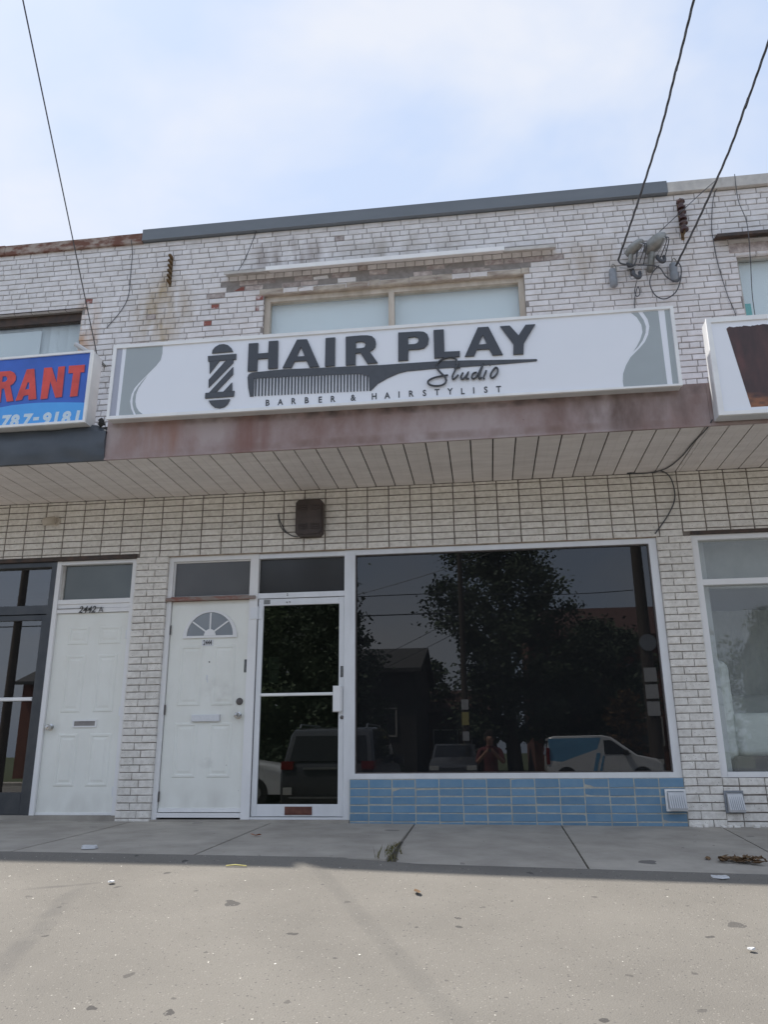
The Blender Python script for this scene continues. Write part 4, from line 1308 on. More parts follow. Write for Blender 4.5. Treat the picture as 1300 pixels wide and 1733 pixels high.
MB().box(-4.070, -3.853, 0.046, 0.0517, 0.880, 0.923).build('mail_flap', 'mail_grey', mso)
for z in (1.772, 1.015, 0.267):
    hinge(doora, -3.600, z, 0.047)
MB().box(-4.376, -3.596, 0.046, 0.0518, 0.056, 0.078).build('door_sweep', 'white_bright', doora)
st = MB()
st.box(-4.484, -4.4275, 0.018, 0.16, 0.0, 2.5505)
st.box(-5.62, -5.55, 0.018, 0.16, 0.0, 2.5505)
st.box(-5.5495, -4.4845, 0.02, 0.15, 2.500, 2.5500)
st.box(-5.5495, -4.4845, 0.02, 0.15, 2.002, 2.092)
st.box(FARL + 0.2, -5.6205, 0.02, 0.15, 2.500, 2.5500)
st.box(FARL + 0.2, -5.6205, 0.02, 0.15, 0.42, 0.48)
sfr = st.build('shopfront_frame', 'frame_dark', left)
MB().box(-5.5490, -4.4850, 0.08, 0.086, 2.0925, 2.4995).build('transom_pane', 'glass_left', sfr)
MB().box(FARL + 0.2, -5.6210, 0.08, 0.086, 0.4805, 2.4995).build('window_pane', 'glass_left', sfr)
gd = MB()
gd.cbox(-4.540, -4.4855, 0.035, 0.08, 0.055, 1.998, 0.003)
gd.cbox(-5.548, -5.493, 0.035, 0.08, 0.055, 1.998, 0.003)
gd.cbox(-5.4928, -4.5402, 0.037, 0.079, 1.94, 1.997, 0.003)
gd.cbox(-5.4928, -4.5402, 0.037, 0.079, 0.056, 0.262, 0.003)
gdl = gd.build('glass_door', 'frame_dark', left)
MB().box(-5.4926, -4.5404, 0.056, 0.062, 0.2622, 1.9398).build('pane', 'glass_left', gdl)
MB().cbox(-5.4926, -4.5404, 0.020, 0.045, 1.128, 1.164, 0.006).build('push_bar', 'white_bright', gdl)
MB().box(FARL, -5.621, 0.005, 0.2, -0.12, 0.419).build('window_base', 'brick_paint_lower', left)
MB().box(-5.62, -3.5425, 0.012, 0.25, -0.08, 0.0545).build('door_step', 'concrete', left)
MB().box(FARL, FARL + 0.2, 0.0, 0.2, -0.1, 2.551).build('end_pier', 'brick_paint_lower', left)

# ---- right unit, ground floor
MB().box(1.9895, FARR, -0.012, 0.19, 2.562, 2.593).build('steel_lintel', 'lintel_dark', right)
rw = MB()
rw.box(1.9905, 2.050, 0.018, 0.14, 0.372, 2.561)
rw.box(2.0505, 5.0, 0.020, 0.14, 2.512, 2.5605)
rw.box(2.0505, 5.0, 0.020, 0.14, 2.076, 2.130)
rw.box(2.0505, 5.0, 0.014, 0.14, 0.3725, 0.416)
rw.box(5.0005, 5.06, 0.018, 0.14, 0.372, 2.561)
rwo = rw.build('display_window', 'white_paint', right)
MB().box(2.0507, 4.9998, 0.070, 0.076, 2.1305, 2.5115).build('transom_pane', 'glass_right', rwo)
MB().box(2.0507, 4.9998, 0.070, 0.076, 0.4165, 2.0755).build('pane', 'glass_right', rwo)
MB().box(2.0507, 4.9998, 0.30, 0.32, 2.09, 2.60).build('valance', 'drape', rwo)
bh = MB().box(1.990, 5.06, 0.004, 0.2, -0.14, 0.3715).build('tiled_base', 'mortar_lower', right)
tl = Bricklayer()
for zi in range(6):
    z1 = 0.3715 - zi * 0.0715
    for i in range(15):
        a, b = 1.994 + 0.2147 * i + 0.004 + 0.135 - 0.2147, 1.994 + 0.2147 * (i + 1) - 0.004 + 0.135 - 0.2147
        tl.lay(max(a, 1.994), b, max(z1 - 0.0655, -0.12), z1 - 0.005, 'stacked', 'brick_paint_lower', 0.004)
tl.finish(bh, 'stacked_brick', lambda it: it[0], 300, 'stacked_brickwork')
MB().box(5.0605, FARR, 0.0, 0.2, -0.15, 2.5605).build('end_pier', 'brick_paint_lower', right)
rub = MB()
r4 = random.Random(12)
for i in range(14):
    x = 1.70 + r4.uniform(0, 0.75)
    s = r4.uniform(0.012, 0.032)
    rub.cbox(x - s, x + s, -0.03 - s * r4.uniform(0.3, 1.4), 0.0, ground_z(x, 0) - 0.02, ground_z(x, 0) + s * r4.uniform(0.15, 0.8), s * 0.4)
rub.build('broken_mortar', 'brick_paint_lower', right)

# ------------------------------------------------------------------ signs
def quad_frame(m, outer, inner, y0, y1):
    return m.prism(outer, y0, y1, hole=inner)

SY = -1.272
sign = thing('shop_sign', 'long white barber shop lightbox sign with comb, barber pole and HAIR PLAY lettering', 'sign', (-0.8, -1.2, 3.53))
TL, BL_, TR, BR_ = FRAME
fTL, fBL, fTR, fBR = FACE
outer = [BL_, BR_, TR, TL]
inner = [fBL, fBR, fTR, fTL]
MB().prism([(a + (0.006 if a < 0 else -0.006), b + (0.006 if i < 2 else -0.006)) for i, (a, b) in enumerate(outer)], SY + 0.013, -1.115).build('sign_cabinet', 'cabinet_grey', sign)
MB().prism(outer, SY - 0.012, SY + 0.012, hole=inner).build('sign_frame', 'white_bright', sign)
face = MB().prism([(a + (-.008 if a < 0 else .008), b + (-.008 if i < 2 else .008)) for i, (a, b) in enumerate(inner)], SY + 0.002, SY + 0.0115).build('sign_face', 'sign_face', sign)
k = [0]
def print_on(poly, material, name, d=0.0006, y=None, hole=None):
    k[0] += 1
    yy = SY + 0.0015 - 0.0002 * (k[0] % 5)
    return MB().prism(poly, yy - d, yy + 0.0001, hole=hole).build(name, material, face)
print_on(LSTRIP, 'sign_lilac', 'sign_graphic')
print_on(LGREY, 'sign_grey', 'sign_graphic')
print_on(LSLIVER, 'sign_grey', 'sign_graphic')
print_on(RGREY, 'sign_grey', 'sign_graphic')
print_on(RSTRIP, 'sign_grey', 'sign_graphic')
print_on(RSLIVER, 'sign_grey', 'sign_graphic')
pole = MB()
for p in POLE:
    pole.prism(p, SY - 0.010, SY + 0.001)
pole.build('barber_pole_emblem', 'letter_flat', face)
for ch, p, h in LETTERS:
    MB().prism(p, SY - 0.014, SY + 0.001, hole=h or None).build('letter', 'letter_black', face)
cb = MB()
body_top = COMB
cb.prism(COMB, SY - 0.006, SY + 0.001)
for t in TEETH:
    cb.prism(t, SY - 0.0055, SY + 0.0012)
cb.build('comb_emblem', 'letter_flat', face)
def smooth_path(pts, n=4):
    out = []
    for i in range(len(pts) - 1):
        p0, p1, p2, p3 = pts[max(i - 1, 0)], pts[i], pts[i + 1], pts[min(i + 2, len(pts) - 1)]
        for j in range(n):
            t = j / n
            out.append(tuple(0.5 * ((2 * p1[q]) + (-p0[q] + p2[q]) * t + (2 * p0[q] - 5 * p1[q] + 4 * p2[q] - p3[q]) * t * t + (-p0[q] + 3 * p1[q] - 3 * p2[q] + p3[q]) * t ** 3) for q in range(len(p1))))
    out.append(pts[-1])
    return out
sc = MB()
for s in STUDIO:
    sp = smooth_path([(a, SY - 0.014, b) for a, b in s])
    sc.tube(sp, 0.0088, 6)
sc.build('script_lettering', 'letter_flat', face)
for ch, x, z in SUB:
    o = obj('small_letter', text_mesh(ch, 0.082, 0.0012, 0.0016, wide=0.85), 'letter_flat', face, loc=(x, SY - 0.0005, z - 0.032))

sign2 = thing('shop_sign', 'blue lightbox sign ending in red RANT letters over a phone number', 'sign', (-5.2, -1.2, 3.53))
Lx = -6.75
ltr, lbr = L_FRAME[0], L_FRAME[1]
ltl, lbl = (Lx, 4.238), (Lx, 3.512)
y2 = -1.275
MB().prism([(lbl[0], lbl[1] + .004), (lbr[0] - .004, lbr[1] + .004), (ltr[0] - .004, ltr[1] - .004), (ltl[0], ltl[1] - .004)], y2 + 0.013, -1.10).build('sign_cabinet', 'cabinet_grey', sign2)
itr, ibr = L_FACE[0], L_FACE[1]
itl, ibl = (Lx + .03, 4.212), (Lx + .03, 3.538)
MB().prism([lbl, lbr, ltr, ltl], y2 - 0.012, y2 + 0.012, hole=[ibl, ibr, itr, itl]).build('sign_frame', 'white_bright', sign2)
face2 = MB().prism([(ibl[0] - .008, ibl[1] - .008), (ibr[0] + .008, ibr[1] - .008), (itr[0] + .008, itr[1] + .008), (itl[0] - .008, itl[1] + .008)], y2 + 0.002, y2 + 0.0115).build('sign_face', 'sign_blue', sign2)
cur = list(L_CURVE)
x0c, z0c = cur[0]
more = [(Lx + .03, z0c - 0.30), (-6.0, z0c - 0.16), (-5.2, z0c - 0.075), (-4.7, z0c - 0.025)]
low = [(Lx + .03, ibl[1]), (ibr[0], ibr[1])] + [(ibr[0], cur[-1][1])] + cur[::-1][1:] + [p for p in more[::-1] if p[1] > ibl[1] + 0.005]
MB().prism(low, y2 + 0.0008, y2 + 0.0019).build('sign_graphic', 'sign_sky', face2)
for ch, p, h in L_LET:
    MB().prism([(a + 0.010, b - 0.008) for a, b in p], y2 - 0.0000, y2 + 0.0007, hole=[(a + 0.010, b - 0.008) for a, b in h] if h else None).build('letter_shadow', 'sign_shadow_print', face2)
    MB().prism(p, y2 - 0.0012, y2 - 0.0001, hole=h or None).build('letter', 'sign_red', face2)
for ch, x, z in L_DIG:
    zb2 = {'-': 3.560}.get(ch, 3.532)
    me = text_mesh(ch, 0.165, 0.0004, 0.0085, shear=0.10, wide=0.98)
    # the digits run on under the lower frame bar
    obj('digit', me, 'sign_digit', face2, loc=(x, y2 + 0.0004, zb2))

sign3 = thing('shop_sign', 'white lightbox sign with dark brown hair picture, lowest and furthest forward of the three', 'sign', (4.0, -1.2, 3.2))
Rx = 6.6
y3 = -1.315
rtl, rbl = R_FRAME[0], R_FRAME[1]
rtr, rbr = (Rx, 4.095), (Rx, 3.205)
itl, ibl = R_FACE[0], R_FACE[1]
itr, ibr = (Rx - .05, 4.055), (Rx - .05, 3.236)
MB().prism([(rbl[0] + .004, rbl[1] + .004), (rbr[0], rbr[1] + .004), (rtr[0], rtr[1] - .004), (rtl[0] + .004, rtl[1] - .004)], y3 + 0.014, -1.181).build('sign_cabinet', 'cabinet_grey', sign3)
MB().prism([rbl, rbr, rtr, rtl], y3 - 0.012, y3 + 0.013, hole=[ibl, ibr, itr, itl]).build('sign_frame', 'white_bright', sign3)
face3 = MB().prism([(ibl[0] - .008, ibl[1] - .008), (ibr[0] + .008, ibr[1] - .008), (itr[0] + .008, itr[1] + .008), (itl[0] - .008, itl[1] + .008)], y3 + 0.002, y3 + 0.0115).build('sign_face', 'sign_face', sign3)
ph = [p for p in R_PHOTO if p[0] < 2.47]
a_, b_ = R_PHOTO[-1], R_PHOTO[0]
r5 = random.Random(4)
top = [(b_[0] + 0.014 * i, b_[1] + 0.006 * math.sin(i * 0.7) + r5.uniform(-0.007, 0.007) - (0.01 if i == 0 else 0)) for i in range(84)]
poly = [a_, (top[-1][0] + 0.2, a_[1])] + top[::-1]
MB().prism(poly, y3 + 0.0006, y3 + 0.0019).build('hair_picture', 'hair_print', face3)
hl = MB()
for i in range(4):
    x, z = 2.30 + r5.uniform(0, .4), 3.32 + r5.uniform(0, .4)
    hl.prism([(x, z), (x + .05, z + .006), (x + .055, z + .012), (x + .01, z + .008)], y3 + 0.0002, y3 + 0.0005)
hl.build('picture_highlight', 'sign_digit', face3)

# ------------------------------------------------------------------ fittings on the wall
jb = thing('junction_box', 'dark brown metal louvred box on the stacked brick above the barber shop door', 'electrical box', (-1.705, -0.06, 2.69))
bx = MB()
c = 0.03
x0, x1, z0, z1 = -1.845, -1.565, 2.690, 3.065
ol = [(x0 + c, z0), (x1 - c, z0), (x1, z0 + c), (x1, z1 - c), (x1 - c, z1), (x0 + c, z1), (x0, z1 - c), (x0, z0 + c)]
bx.prism(ol, -0.10, -0.0105)
il = [(a + (0.012 if a < -1.705 else -0.012), b + (0.012 if b < 2.88 else -0.012)) for a, b in ol]
bx.prism(il, -0.112, -0.0995)
jbo = bx.build('box_cover', 'box_brown', jb)
for px in (-1.765, -1.64):
    for pz in (2.785, 2.985):
        for q in range(3):
            MB().box(px - 0.045, px + 0.045, -0.1205, -0.1115, pz + (q - 1) * 0.022 - 0.006, pz + (q - 1) * 0.022 + 0.003).build('louvre', 'box_brown', jbo)
MB().tube(smooth_path([(-2.045, -0.014, 2.960), (-2.035, -0.03, 2.90), (-2.003, -0.018, 2.828), (-1.96, -0.02, 2.76), (-1.90, -0.02, 2.715), (-1.83, -0.03, 2.695)]), 0.005, 6).tube(smooth_path([(-2.05, -0.02, 2.94), (-2.03, -0.035, 2.86), (-2.01, -0.02, 2.80), (-1.95, -0.02, 2.74)]), 0.004, 6).build('box_wire', 'cable_black', jb)

sc_ = thing('security_camera', 'small white security camera on the stacked brick left of the piers', 'camera', (-4.50, -0.05, 2.96))
MB().lathe([(0.045, 0), (0.045, 0.02), (0.02, 0.026)], (-4.47, -0.010, 2.985), 'y', 16).build('mount', 'frame_cream', sc_, smooth=True)
MB().tube([(-4.585, -0.085, 2.965), (-4.575, -0.083, 2.966), (-4.47, -0.06, 2.985), (-4.455, -0.055, 2.985)], [0.034, 0.042, 0.045, 0.03], 14).build('camera_body', 'frame_cream', sc_, smooth=True)
MB().cyl((-4.590, -0.086, 2.964), (-4.584, -0.085, 2.965), 0.028, 12).build('lens', 'black_print', sc_)

def vent(x0, x1, z0, z1, label, yb, frame_mat):
    t = thing('dryer_vent', label, 'vent', ((x0 + x1) / 2, yb, z0), 'dryer vents low on the wall')
    f = MB()
    rect_frame(f, x0 - 0.02, x1 + 0.015, z0 - 0.01, z1 + 0.02, 0.016, yb - 0.02, yb - 0.001)
    f.build('vent_frame', frame_mat, t)
    h = MB()
    d = 0.095
    v = [(x0, yb - 0.012, z1), (x1, yb - 0.012, z1), (x0, yb - d * 0.45, z1 - 0.01), (x1, yb - d * 0.45, z1 - 0.01),
         (x0, yb - d, z0 + 0.02), (x1, yb - d, z0 + 0.02), (x0, yb - d * 0.9, z0), (x1, yb - d * 0.9, z0), (x0, yb - 0.012, z0), (x1, yb - 0.012, z0)]
    h.add(v, [(0, 1, 3, 2), (2, 3, 5, 4), (4, 5, 7, 6), (6, 7, 9, 8), (0, 2, 4, 6, 8), (1, 9, 7, 5, 3), (0, 8, 9, 1)])
    ho = h.build('vent_hood', 'cabinet_grey', t)
    fl = MB()
    for i in range(7):
        x = x0 + 0.015 + (x1 - x0 - 0.03) * i / 6
        fl.tube([(x, yb - d * 0.5, z1 - 0.028), (x, yb - d * 0.99, z0 + 0.022)], 0.0035, 5)
    fl.build('vent_rib', 'plastic_grey', ho)
vent(1.515, 1.655, 0.108, 0.258, 'white framed grey dryer vent at the right end of the blue tiles', -0.006, 'white_bright')
vent(2.005, 2.130, 0.095, 0.245, 'bare grey dryer vent on the pale brick base right of the pier', -0.006, 'plastic_grey')

# service entrance: weatherheads, insulators, racks, cables
def weatherhead(x, z, label, ang, s=1.0, tilt=0.5):
    t = thing('weatherhead', label, 'weatherhead', (x, 0, z), 'weatherheads of the service entrance')
    MB().tube(smooth_path([(x - 0.03, 0.01, z - 0.20 * s), (x - 0.03, -0.06, z - 0.18 * s), (x - 0.02, -0.09, z - 0.10 * s), (x - 0.01, -0.10, z - 0.02 * s)]), 0.030 * s, 10).build('conduit', 'galv', t, smooth=True)
    dx, dz = math.cos(ang), math.sin(ang)
    pts = [Vector((x, -0.11, z)) + Vector((dx, -tilt, dz)) * q * s for q in (-0.075, -0.05, 0.0, 0.06, 0.11, 0.135)]
    MB().tube(pts, [0.028 * s, 0.05 * s, 0.068 * s, 0.066 * s, 0.048 * s, 0.012 * s], 14).build('hood_cap', 'galv', t, smooth=True)
    e = pts[-2]
    for q in range(3):
        MB().tube(smooth_path([tuple(e + Vector((-.02 + q * .02, -.01, -.03))), tuple(e + Vector((.0 + q * .02, -.05, -.09))), (x + 0.02 + q * 0.04, -0.10, z - 0.14 - q * 0.02)]), 0.0055, 6).build('service_wire', ('cable_pale', 'cable_black', 'cable_black')[q], t)
    return t
weatherhead(1.735, 5.665, 'rounder grey weatherhead, left one of the pair above the sign end', 0.5, 0.85, 0.75)
weatherhead(1.945, 5.690, 'slanted long grey weatherhead, right one of the pair above the sign end', 0.62, 1.15, 0.5)

def clamp(x, z, label, s=1.0):
    t = thing('strain_insulator', label, 'insulator', (x, -0.05, z), 'grey strain insulators')
    MB().lathe([(0.012, 0.10), (0.035, 0.09), (0.043, 0.03), (0.036, 0.0), (0.043, -0.03), (0.040, -0.10), (0.028, -0.115)], (x, -0.06, z), 'z', 12).build('insulator_body', 'plastic_grey', t, smooth=True)
    MB().box(x - 0.02, x + 0.02, -0.06, -0.002, z - 0.02, z + 0.02).build('bracket', 'galv', t)
    MB().tube(smooth_path([(x - 0.02, -0.07, z + 0.08), (x + 0.0, -0.11, z + 0.125), (x + 0.035, -0.08, z + 0.10), (x + 0.03, -0.07, z + 0.03)]), 0.006, 6).build('wire_loop', 'galv', t)
clamp(1.520, 5.385, 'grey strain insulator on white brick at the lower end of the left service cable')
clamp(2.140, 5.395, 'grey strain insulator on white brick at the lower end of the right service cable')
dz_ = thing('cable_clamp', 'small dark wedge clamp where the left service cable meets the wall', 'clamp', (1.70, -0.08, 5.47))
MB().tube([(1.66, -0.10, 5.515), (1.70, -0.09, 5.49), (1.725, -0.05, 5.45), (1.72, -0.01, 5.42)], [0.012, 0.030, 0.022, 0.012], 8).build('clamp_body', 'cable_black', dz_)
for (x, z, lab) in ((1.752, 5.335, 'black taped splice hanging below the left weatherhead'), (2.015, 5.50, 'black taped splice hanging right of the weatherheads')):
    t = thing('cable_splice', lab, 'cable splice', (x, -0.1, z), 'taped cable splices')
    MB().tube(smooth_path([(x - 0.03, -0.10, z + 0.07), (x - 0.035, -0.13, z + 0.02), (x, -0.14, z - 0.03), (x + 0.03, -0.12, z + 0.0), (x + 0.035, -0.10, z + 0.06)]), 0.020, 8).build('splice_body', 'cable_black', t, smooth=True)

rk = thing('insulator_rack', 'upright rack of three dark brown porcelain spools on white brick at right', 'insulator rack', (2.295, -0.05, 5.80))
MB().box(2.275, 2.305, -0.016, -0.002, 5.80, 6.27).box(2.283, 2.297, -0.115, -0.016, 6.225, 6.245).box(2.283, 2.297, -0.115, -0.016, 5.825, 5.845).build('rack_bar', 'rust_metal', rk)
MB().cyl((2.290, -0.105, 5.815), (2.290, -0.105, 6.255), 0.008, 8).build('rack_rod', 'rust_metal', rk)
for z in (5.90, 6.035, 6.17):
    MB().lathe([(0.02, -0.052), (0.044, -0.05), (0.046, -0.03), (0.027, -0.012), (0.027, 0.012), (0.046, 0.03), (0.044, 0.05), (0.02, 0.052)], (2.290, -0.105, z), 'z', 14).build('spool', 'porcelain', rk, smooth=True)
rk2 = thing('wall_rack', 'rusty empty insulator rack on white brick above the rust stain', 'insulator rack', (-3.42, -0.05, 5.76))
m = MB().box(-3.432, -3.408, -0.014, -0.002, 5.76, 6.15)
for i in range(6):
    z = 5.785 + i * 0.066
    m.add([(-3.436, -0.014, z), (-3.404, -0.014, z), (-3.440, -0.085, z + 0.012), (-3.412, -0.085, z + 0.012), (-3.436, -0.014, z + 0.030), (-3.404, -0.014, z + 0.030), (-3.440, -0.075, z + 0.038), (-3.412, -0.075, z + 0.038)],
          [(0, 1, 3, 2), (4, 6, 7, 5), (0, 2, 6, 4), (1, 5, 7, 3), (2, 3, 7, 6), (0, 4, 5, 1)])
m.build('rack_bar', 'rust_metal', rk2)

def ray(rx, rz, L):
    return Vector((rx * L, -7.5 + L, 0.626 + rz * L))

def cable(name, label, path, r, material='cable_black', group=None, twist=0, n=6, cat='cable'):
    m = MB()
    p = smooth_path([tuple(q) for q in path], 14)
    if twist:
        length = 0.0
        cs = [[] for _ in range(twist)]
        prev = Vector(p[0])
        dense = []
        for a, b in zip(p[:-1], p[1:]):
            a, b = Vector(a), Vector(b)
            k_ = max(1, int((b - a).length / 0.05))
            for i in range(k_):
                dense.append(a + (b - a) * i / k_)
        dense.append(Vector(p[-1]))
        for i, q in enumerate(dense):
            length += (q - prev).length
            prev = q
            t = (dense[min(i + 1, len(dense) - 1)] - dense[max(i - 1, 0)]).normalized()
            u = t.cross(Vector((0.1, 0.2, 0.97))).normalized()
            w = t.cross(u)
            for s in range(twist):
                a = length * 2 * math.pi / 0.45 + 2 * math.pi * s / twist
                cs[s].append(q + (u * math.cos(a) + w * math.sin(a)) * r * 1.02)
        for c_ in cs:
            m.tube(c_, r, n)
    else:
        m.tube(p, r, n)
    o = m.build(name, material, smooth=True)
    return tag(o, label, cat, group)

# the drop cables come over the street from the utility poles opposite
A1 = Vector((-4.100, -0.22, 4.80))
P1a, P1b = ray(-0.6051, 0.7471, 5.75), ray(-0.7836, 1.3141, 3.85)
d1 = (P1b - A1)
# sag so that the photo's straight run is kept near the wall
end1 = P1b + d1.normalized() * 16.0
cable('overhead_cable', 'thin dark cable dropping from upper left to the bracket beside the blue sign', [A1, A1 + d1 * 0.33, A1 + d1 * 0.66, P1b, P1b + d1.normalized() * 6, end1], 0.0058, group='overhead drop cables')
for nm, lab, (a, md, b), fac in (('l', 'twisted service cable ending at the weatherheads, left of the right-hand pair', ((0.2139, 0.6669), (0.2960, 0.8843), (0.3726, 1.1261)), 0),
                                 ('r', 'twisted service cable ending above the white sign corner, right of the right-hand pair', ((0.2917, 0.6497), (0.3879, 0.8355), (0.4684, 1.0225)), 1)):
    E0 = ray(*a, 7.38)
    M0 = ray(*md, 6.05 if fac == 0 else 6.2)
    B0 = ray(*b, 5.0 if fac == 0 else 5.35)
    dd_ = (B0 - M0).normalized()
    cable('service_cable', lab, [E0, (E0 + M0) / 2 + Vector((0, 0, -0.02)), M0, (M0 + B0) / 2, B0, B0 + dd_ * 5 + Vector((0, 0, 0.15)), B0 + dd_ * 15 + Vector((0, 0, 1.0))], 0.0058, group='twisted service cables', twist=3)
cable('service_wire', 'short dark tail bending from the left service cable up to the rounder weatherhead', [(1.578, -0.12, 5.545), (1.60, -0.12, 5.505), (1.66, -0.11, 5.49), (1.72, -0.10, 5.47), (1.76, -0.12, 5.53), (1.78, -0.14, 5.64)], 0.009, group='loose service wires')
cable('service_wire', 'black loop of cable hanging below the weatherheads on white brick', [(1.714, -0.10, 5.48), (1.85, -0.12, 5.46), (1.98, -0.12, 5.42), (2.05, -0.10, 5.31), (2.15, -0.09, 5.25), (2.20, -0.08, 5.33)], 0.007, group='loose service wires')
cable('service_wire', 'large round loop of black cable under the weatherheads', [(1.99, -0.09, 5.46), (1.915, -0.08, 5.38), (1.882, -0.07, 5.26), (1.925, -0.06, 5.13), (2.02, -0.05, 5.085), (2.13, -0.05, 5.15), (2.19, -0.06, 5.27), (2.215, -0.07, 5.42), (2.185, -0.08, 5.50)], 0.0065, group='loose service wires')
cable('service_wire', 'pale wire looped through the black splice under the left weatherhead', [(1.60, -0.05, 5.50), (1.70, -0.10, 5.45), (1.79, -0.11, 5.47), (1.82, -0.11, 5.39), (1.78, -0.12, 5.33), (1.70, -0.10, 5.32), (1.68, -0.08, 5.38)], 0.0055, 'cable_pale', group='loose service wires')
cable('service_wire', 'thin black wire running down from the splice behind the white sign', [(1.745, -0.09, 5.29), (1.725, -0.05, 5.20), (1.74, -0.05, 5.14), (1.775, -0.05, 5.17), (1.765, -0.04, 5.26), (1.72, -0.03, 5.12), (1.71, -0.03, 4.95), (1.71, -0.04, 4.3)], 0.005, group='loose service wires')
cable('service_wire', 'thin slanting wire from the parapet past the spools to the weatherheads', [(2.72, -0.09, 6.48), (2.50, -0.09, 6.29), (2.30, -0.15, 6.08), (2.10, -0.08, 5.93), (1.95, -0.06, 5.80), (1.83, -0.08, 5.70)], 0.0045, group='loose service wires')
cable('wall_wire', 'thin wire down the white brick left of the right upper window', [(2.72, -0.03, 6.40), (2.665, -0.02, 6.30), (2.60, -0.02, 5.95), (2.595, -0.02, 5.75), (2.605, -0.02, 5.46), (2.65, -0.02, 5.10), (2.70, -0.03, 4.80), (2.7, -0.05, 4.2)], 0.0042, group='thin wires on the upper wall')
cable('wall_wire', 'thin wire hanging over the white parapet in front of the right upper window', [(2.895, -0.075, 6.52), (2.89, -0.07, 6.2), (2.886, -0.20, 5.80), (2.88, -0.15, 5.40), (2.85, -0.12, 4.94), (2.85, -0.12, 4.3)], 0.0042, group='thin wires on the upper wall')
cable('wall_wire', 'thin wire down the white brick between blue sign and rusty rack', [(-3.925, -0.06, 6.40), (-3.918, -0.015, 6.25), (-3.914, -0.015, 6.0), (-3.914, -0.015, 5.69), (-3.98, -0.015, 5.50), (-4.14, -0.015, 5.28)], 0.004, group='thin wires on the upper wall')
cable('wall_wire', 'thin wire on white brick above the left end of the window hood', [(-2.40, -0.05, 6.40), (-2.445, -0.015, 6.31), (-2.54, -0.015, 6.03), (-2.62, -0.05, 5.83)], 0.004, group='thin wires on the upper wall')
cable('wall_wire', 'loose dark cable curling from the soffit to the display window corner', [(1.965, -1.19, 3.235), (1.93, -1.10, 3.185), (1.90, -0.80, 3.19), (1.87, -0.45, 3.185), (1.80, -0.16, 3.185), (1.66, -0.05, 3.185), (1.46, -0.04, 3.195), (1.56, -0.06, 3.205), (1.74, -0.06, 3.20), (1.83, -0.04, 3.17), (1.875, -0.03, 3.08), (1.878, -0.025, 2.92), (1.80, -0.025, 2.76), (1.66, -0.02, 2.58)], 0.0062, group='thin wires on the upper wall')
br = thing('cable_bracket', 'grey arm on the wall behind the blue sign holding the thin overhead cable', 'bracket', (-4.1, 0, 4.85))
MB().tube([(-4.12, -0.005, 4.80), (-4.12, -0.10, 4.80), (-4.105, -0.23, 4.80)], 0.016, 10).build('arm', 'galv', br)
MB().tube([(-4.33, -0.30, 4.93), (-4.22, -0.26, 4.86), (-4.10, -0.20, 4.79)], 0.028, 8).build('tube', 'cabinet_grey', br)
MB().tube([(-4.102, -0.23, 4.80), (-4.16, -0.22, 4.70), (-4.22, -0.20, 4.60), (-4.30, -0.18, 4.5)], 0.006, 6).build('stay_wire', 'cable_black', br)

# ------------------------------------------------------------------ litter on the ground
def on_ground(x, y, d=0.0):
    return (x, y, ground_z(x, y) + d)
def flat_blob(r, n, seed, h):
    q = random.Random(seed)
    m = MB()
    rim = [(r * q.uniform(.8, 1.1) * math.cos(2 * math.pi * i / n), r * q.uniform(.75, 1.0) * math.sin(2 * math.pi * i / n)) for i in range(n)]
    vs_ = [(a, b, 0) for a, b in rim] + [(a * .9, b * .9, h * q.uniform(.6, 1.2)) for a, b in rim] + [(0, 0, h * 0.8)]
    fs = [(i, (i + 1) % n, n + (i + 1) % n, n + i) for i in range(n)] + [(n + i, n + (i + 1) % n, 2 * n) for i in range(n)] + [tuple(range(n))[::-1]]
    return m.add(vs_, fs)
tag(flat_blob(0.062, 12, 3, 0.018).build('crumpled_paper', 'paper', loc=on_ground(-2.86, -1.80, 0.002)), 'crumpled white lid on the sidewalk edge below door 2442A', 'litter', 'white litter on the sidewalk')
tag(flat_blob(0.065, 12, 8, 0.010).build('crumpled_paper', 'paper', loc=on_ground(1.36, -2.06, 0.004)), 'round white lid on the asphalt beside the dry leaves', 'litter', 'white litter on the sidewalk')
def leaf(x, y, s, seed, material='leaf_dry'):
    q = random.Random(seed)
    m = MB()
    a = q.uniform(0, 6.28)
    pts = []
    for (u, v, h) in ((-1, 0, 0.1), (-.4, .42, .3), (.3, .36, .15), (1, 0, .35), (.3, -.38, .25), (-.4, -.4, .1)):
        pts.append((s * (u * math.cos(a) - v * math.sin(a)), s * (u * math.sin(a) + v * math.cos(a)), s * h * q.uniform(.4, 1.3)))
    pts.append((0, 0, s * .05))
    return m.add(pts, [(i, (i + 1) % 6, 6) for i in range(6)])
clump = MB()
q = random.Random(21)
for i in range(46):
    lx, ly = q.gauss(0, 0.085), q.gauss(0, 0.05)
    l_ = leaf(0, 0, q.uniform(.02, .05), 100 + i)
    clump.add([(x + lx, y + ly, z + q.uniform(0, .025)) for x, y, z in l_.v], l_.f)
tag(clump.build('leaf_pile', 'leaf_dry', loc=on_ground(1.60, -1.62, 0.004)), 'small pile of dry brown leaves at the right sidewalk joint', 'leaves')
tag(leaf(0, 0, 0.055, 5, 'leaf_orange').build('fallen_leaf', 'leaf_orange', loc=on_ground(-1.87, -1.03, 0.004)), 'orange dry leaf on the sidewalk in front of door 2444', 'leaf')
tag(MB().tube([(-0.06, 0, 0.006), (0, 0.004, 0.012), (0.075, 0.0, 0.006)], 0.004, 5).build('straw', 'straw', loc=on_ground(-1.66, -2.2, 0.004)), 'yellow stalk at the shadow edge of the asphalt', 'straw')
wd = MB()
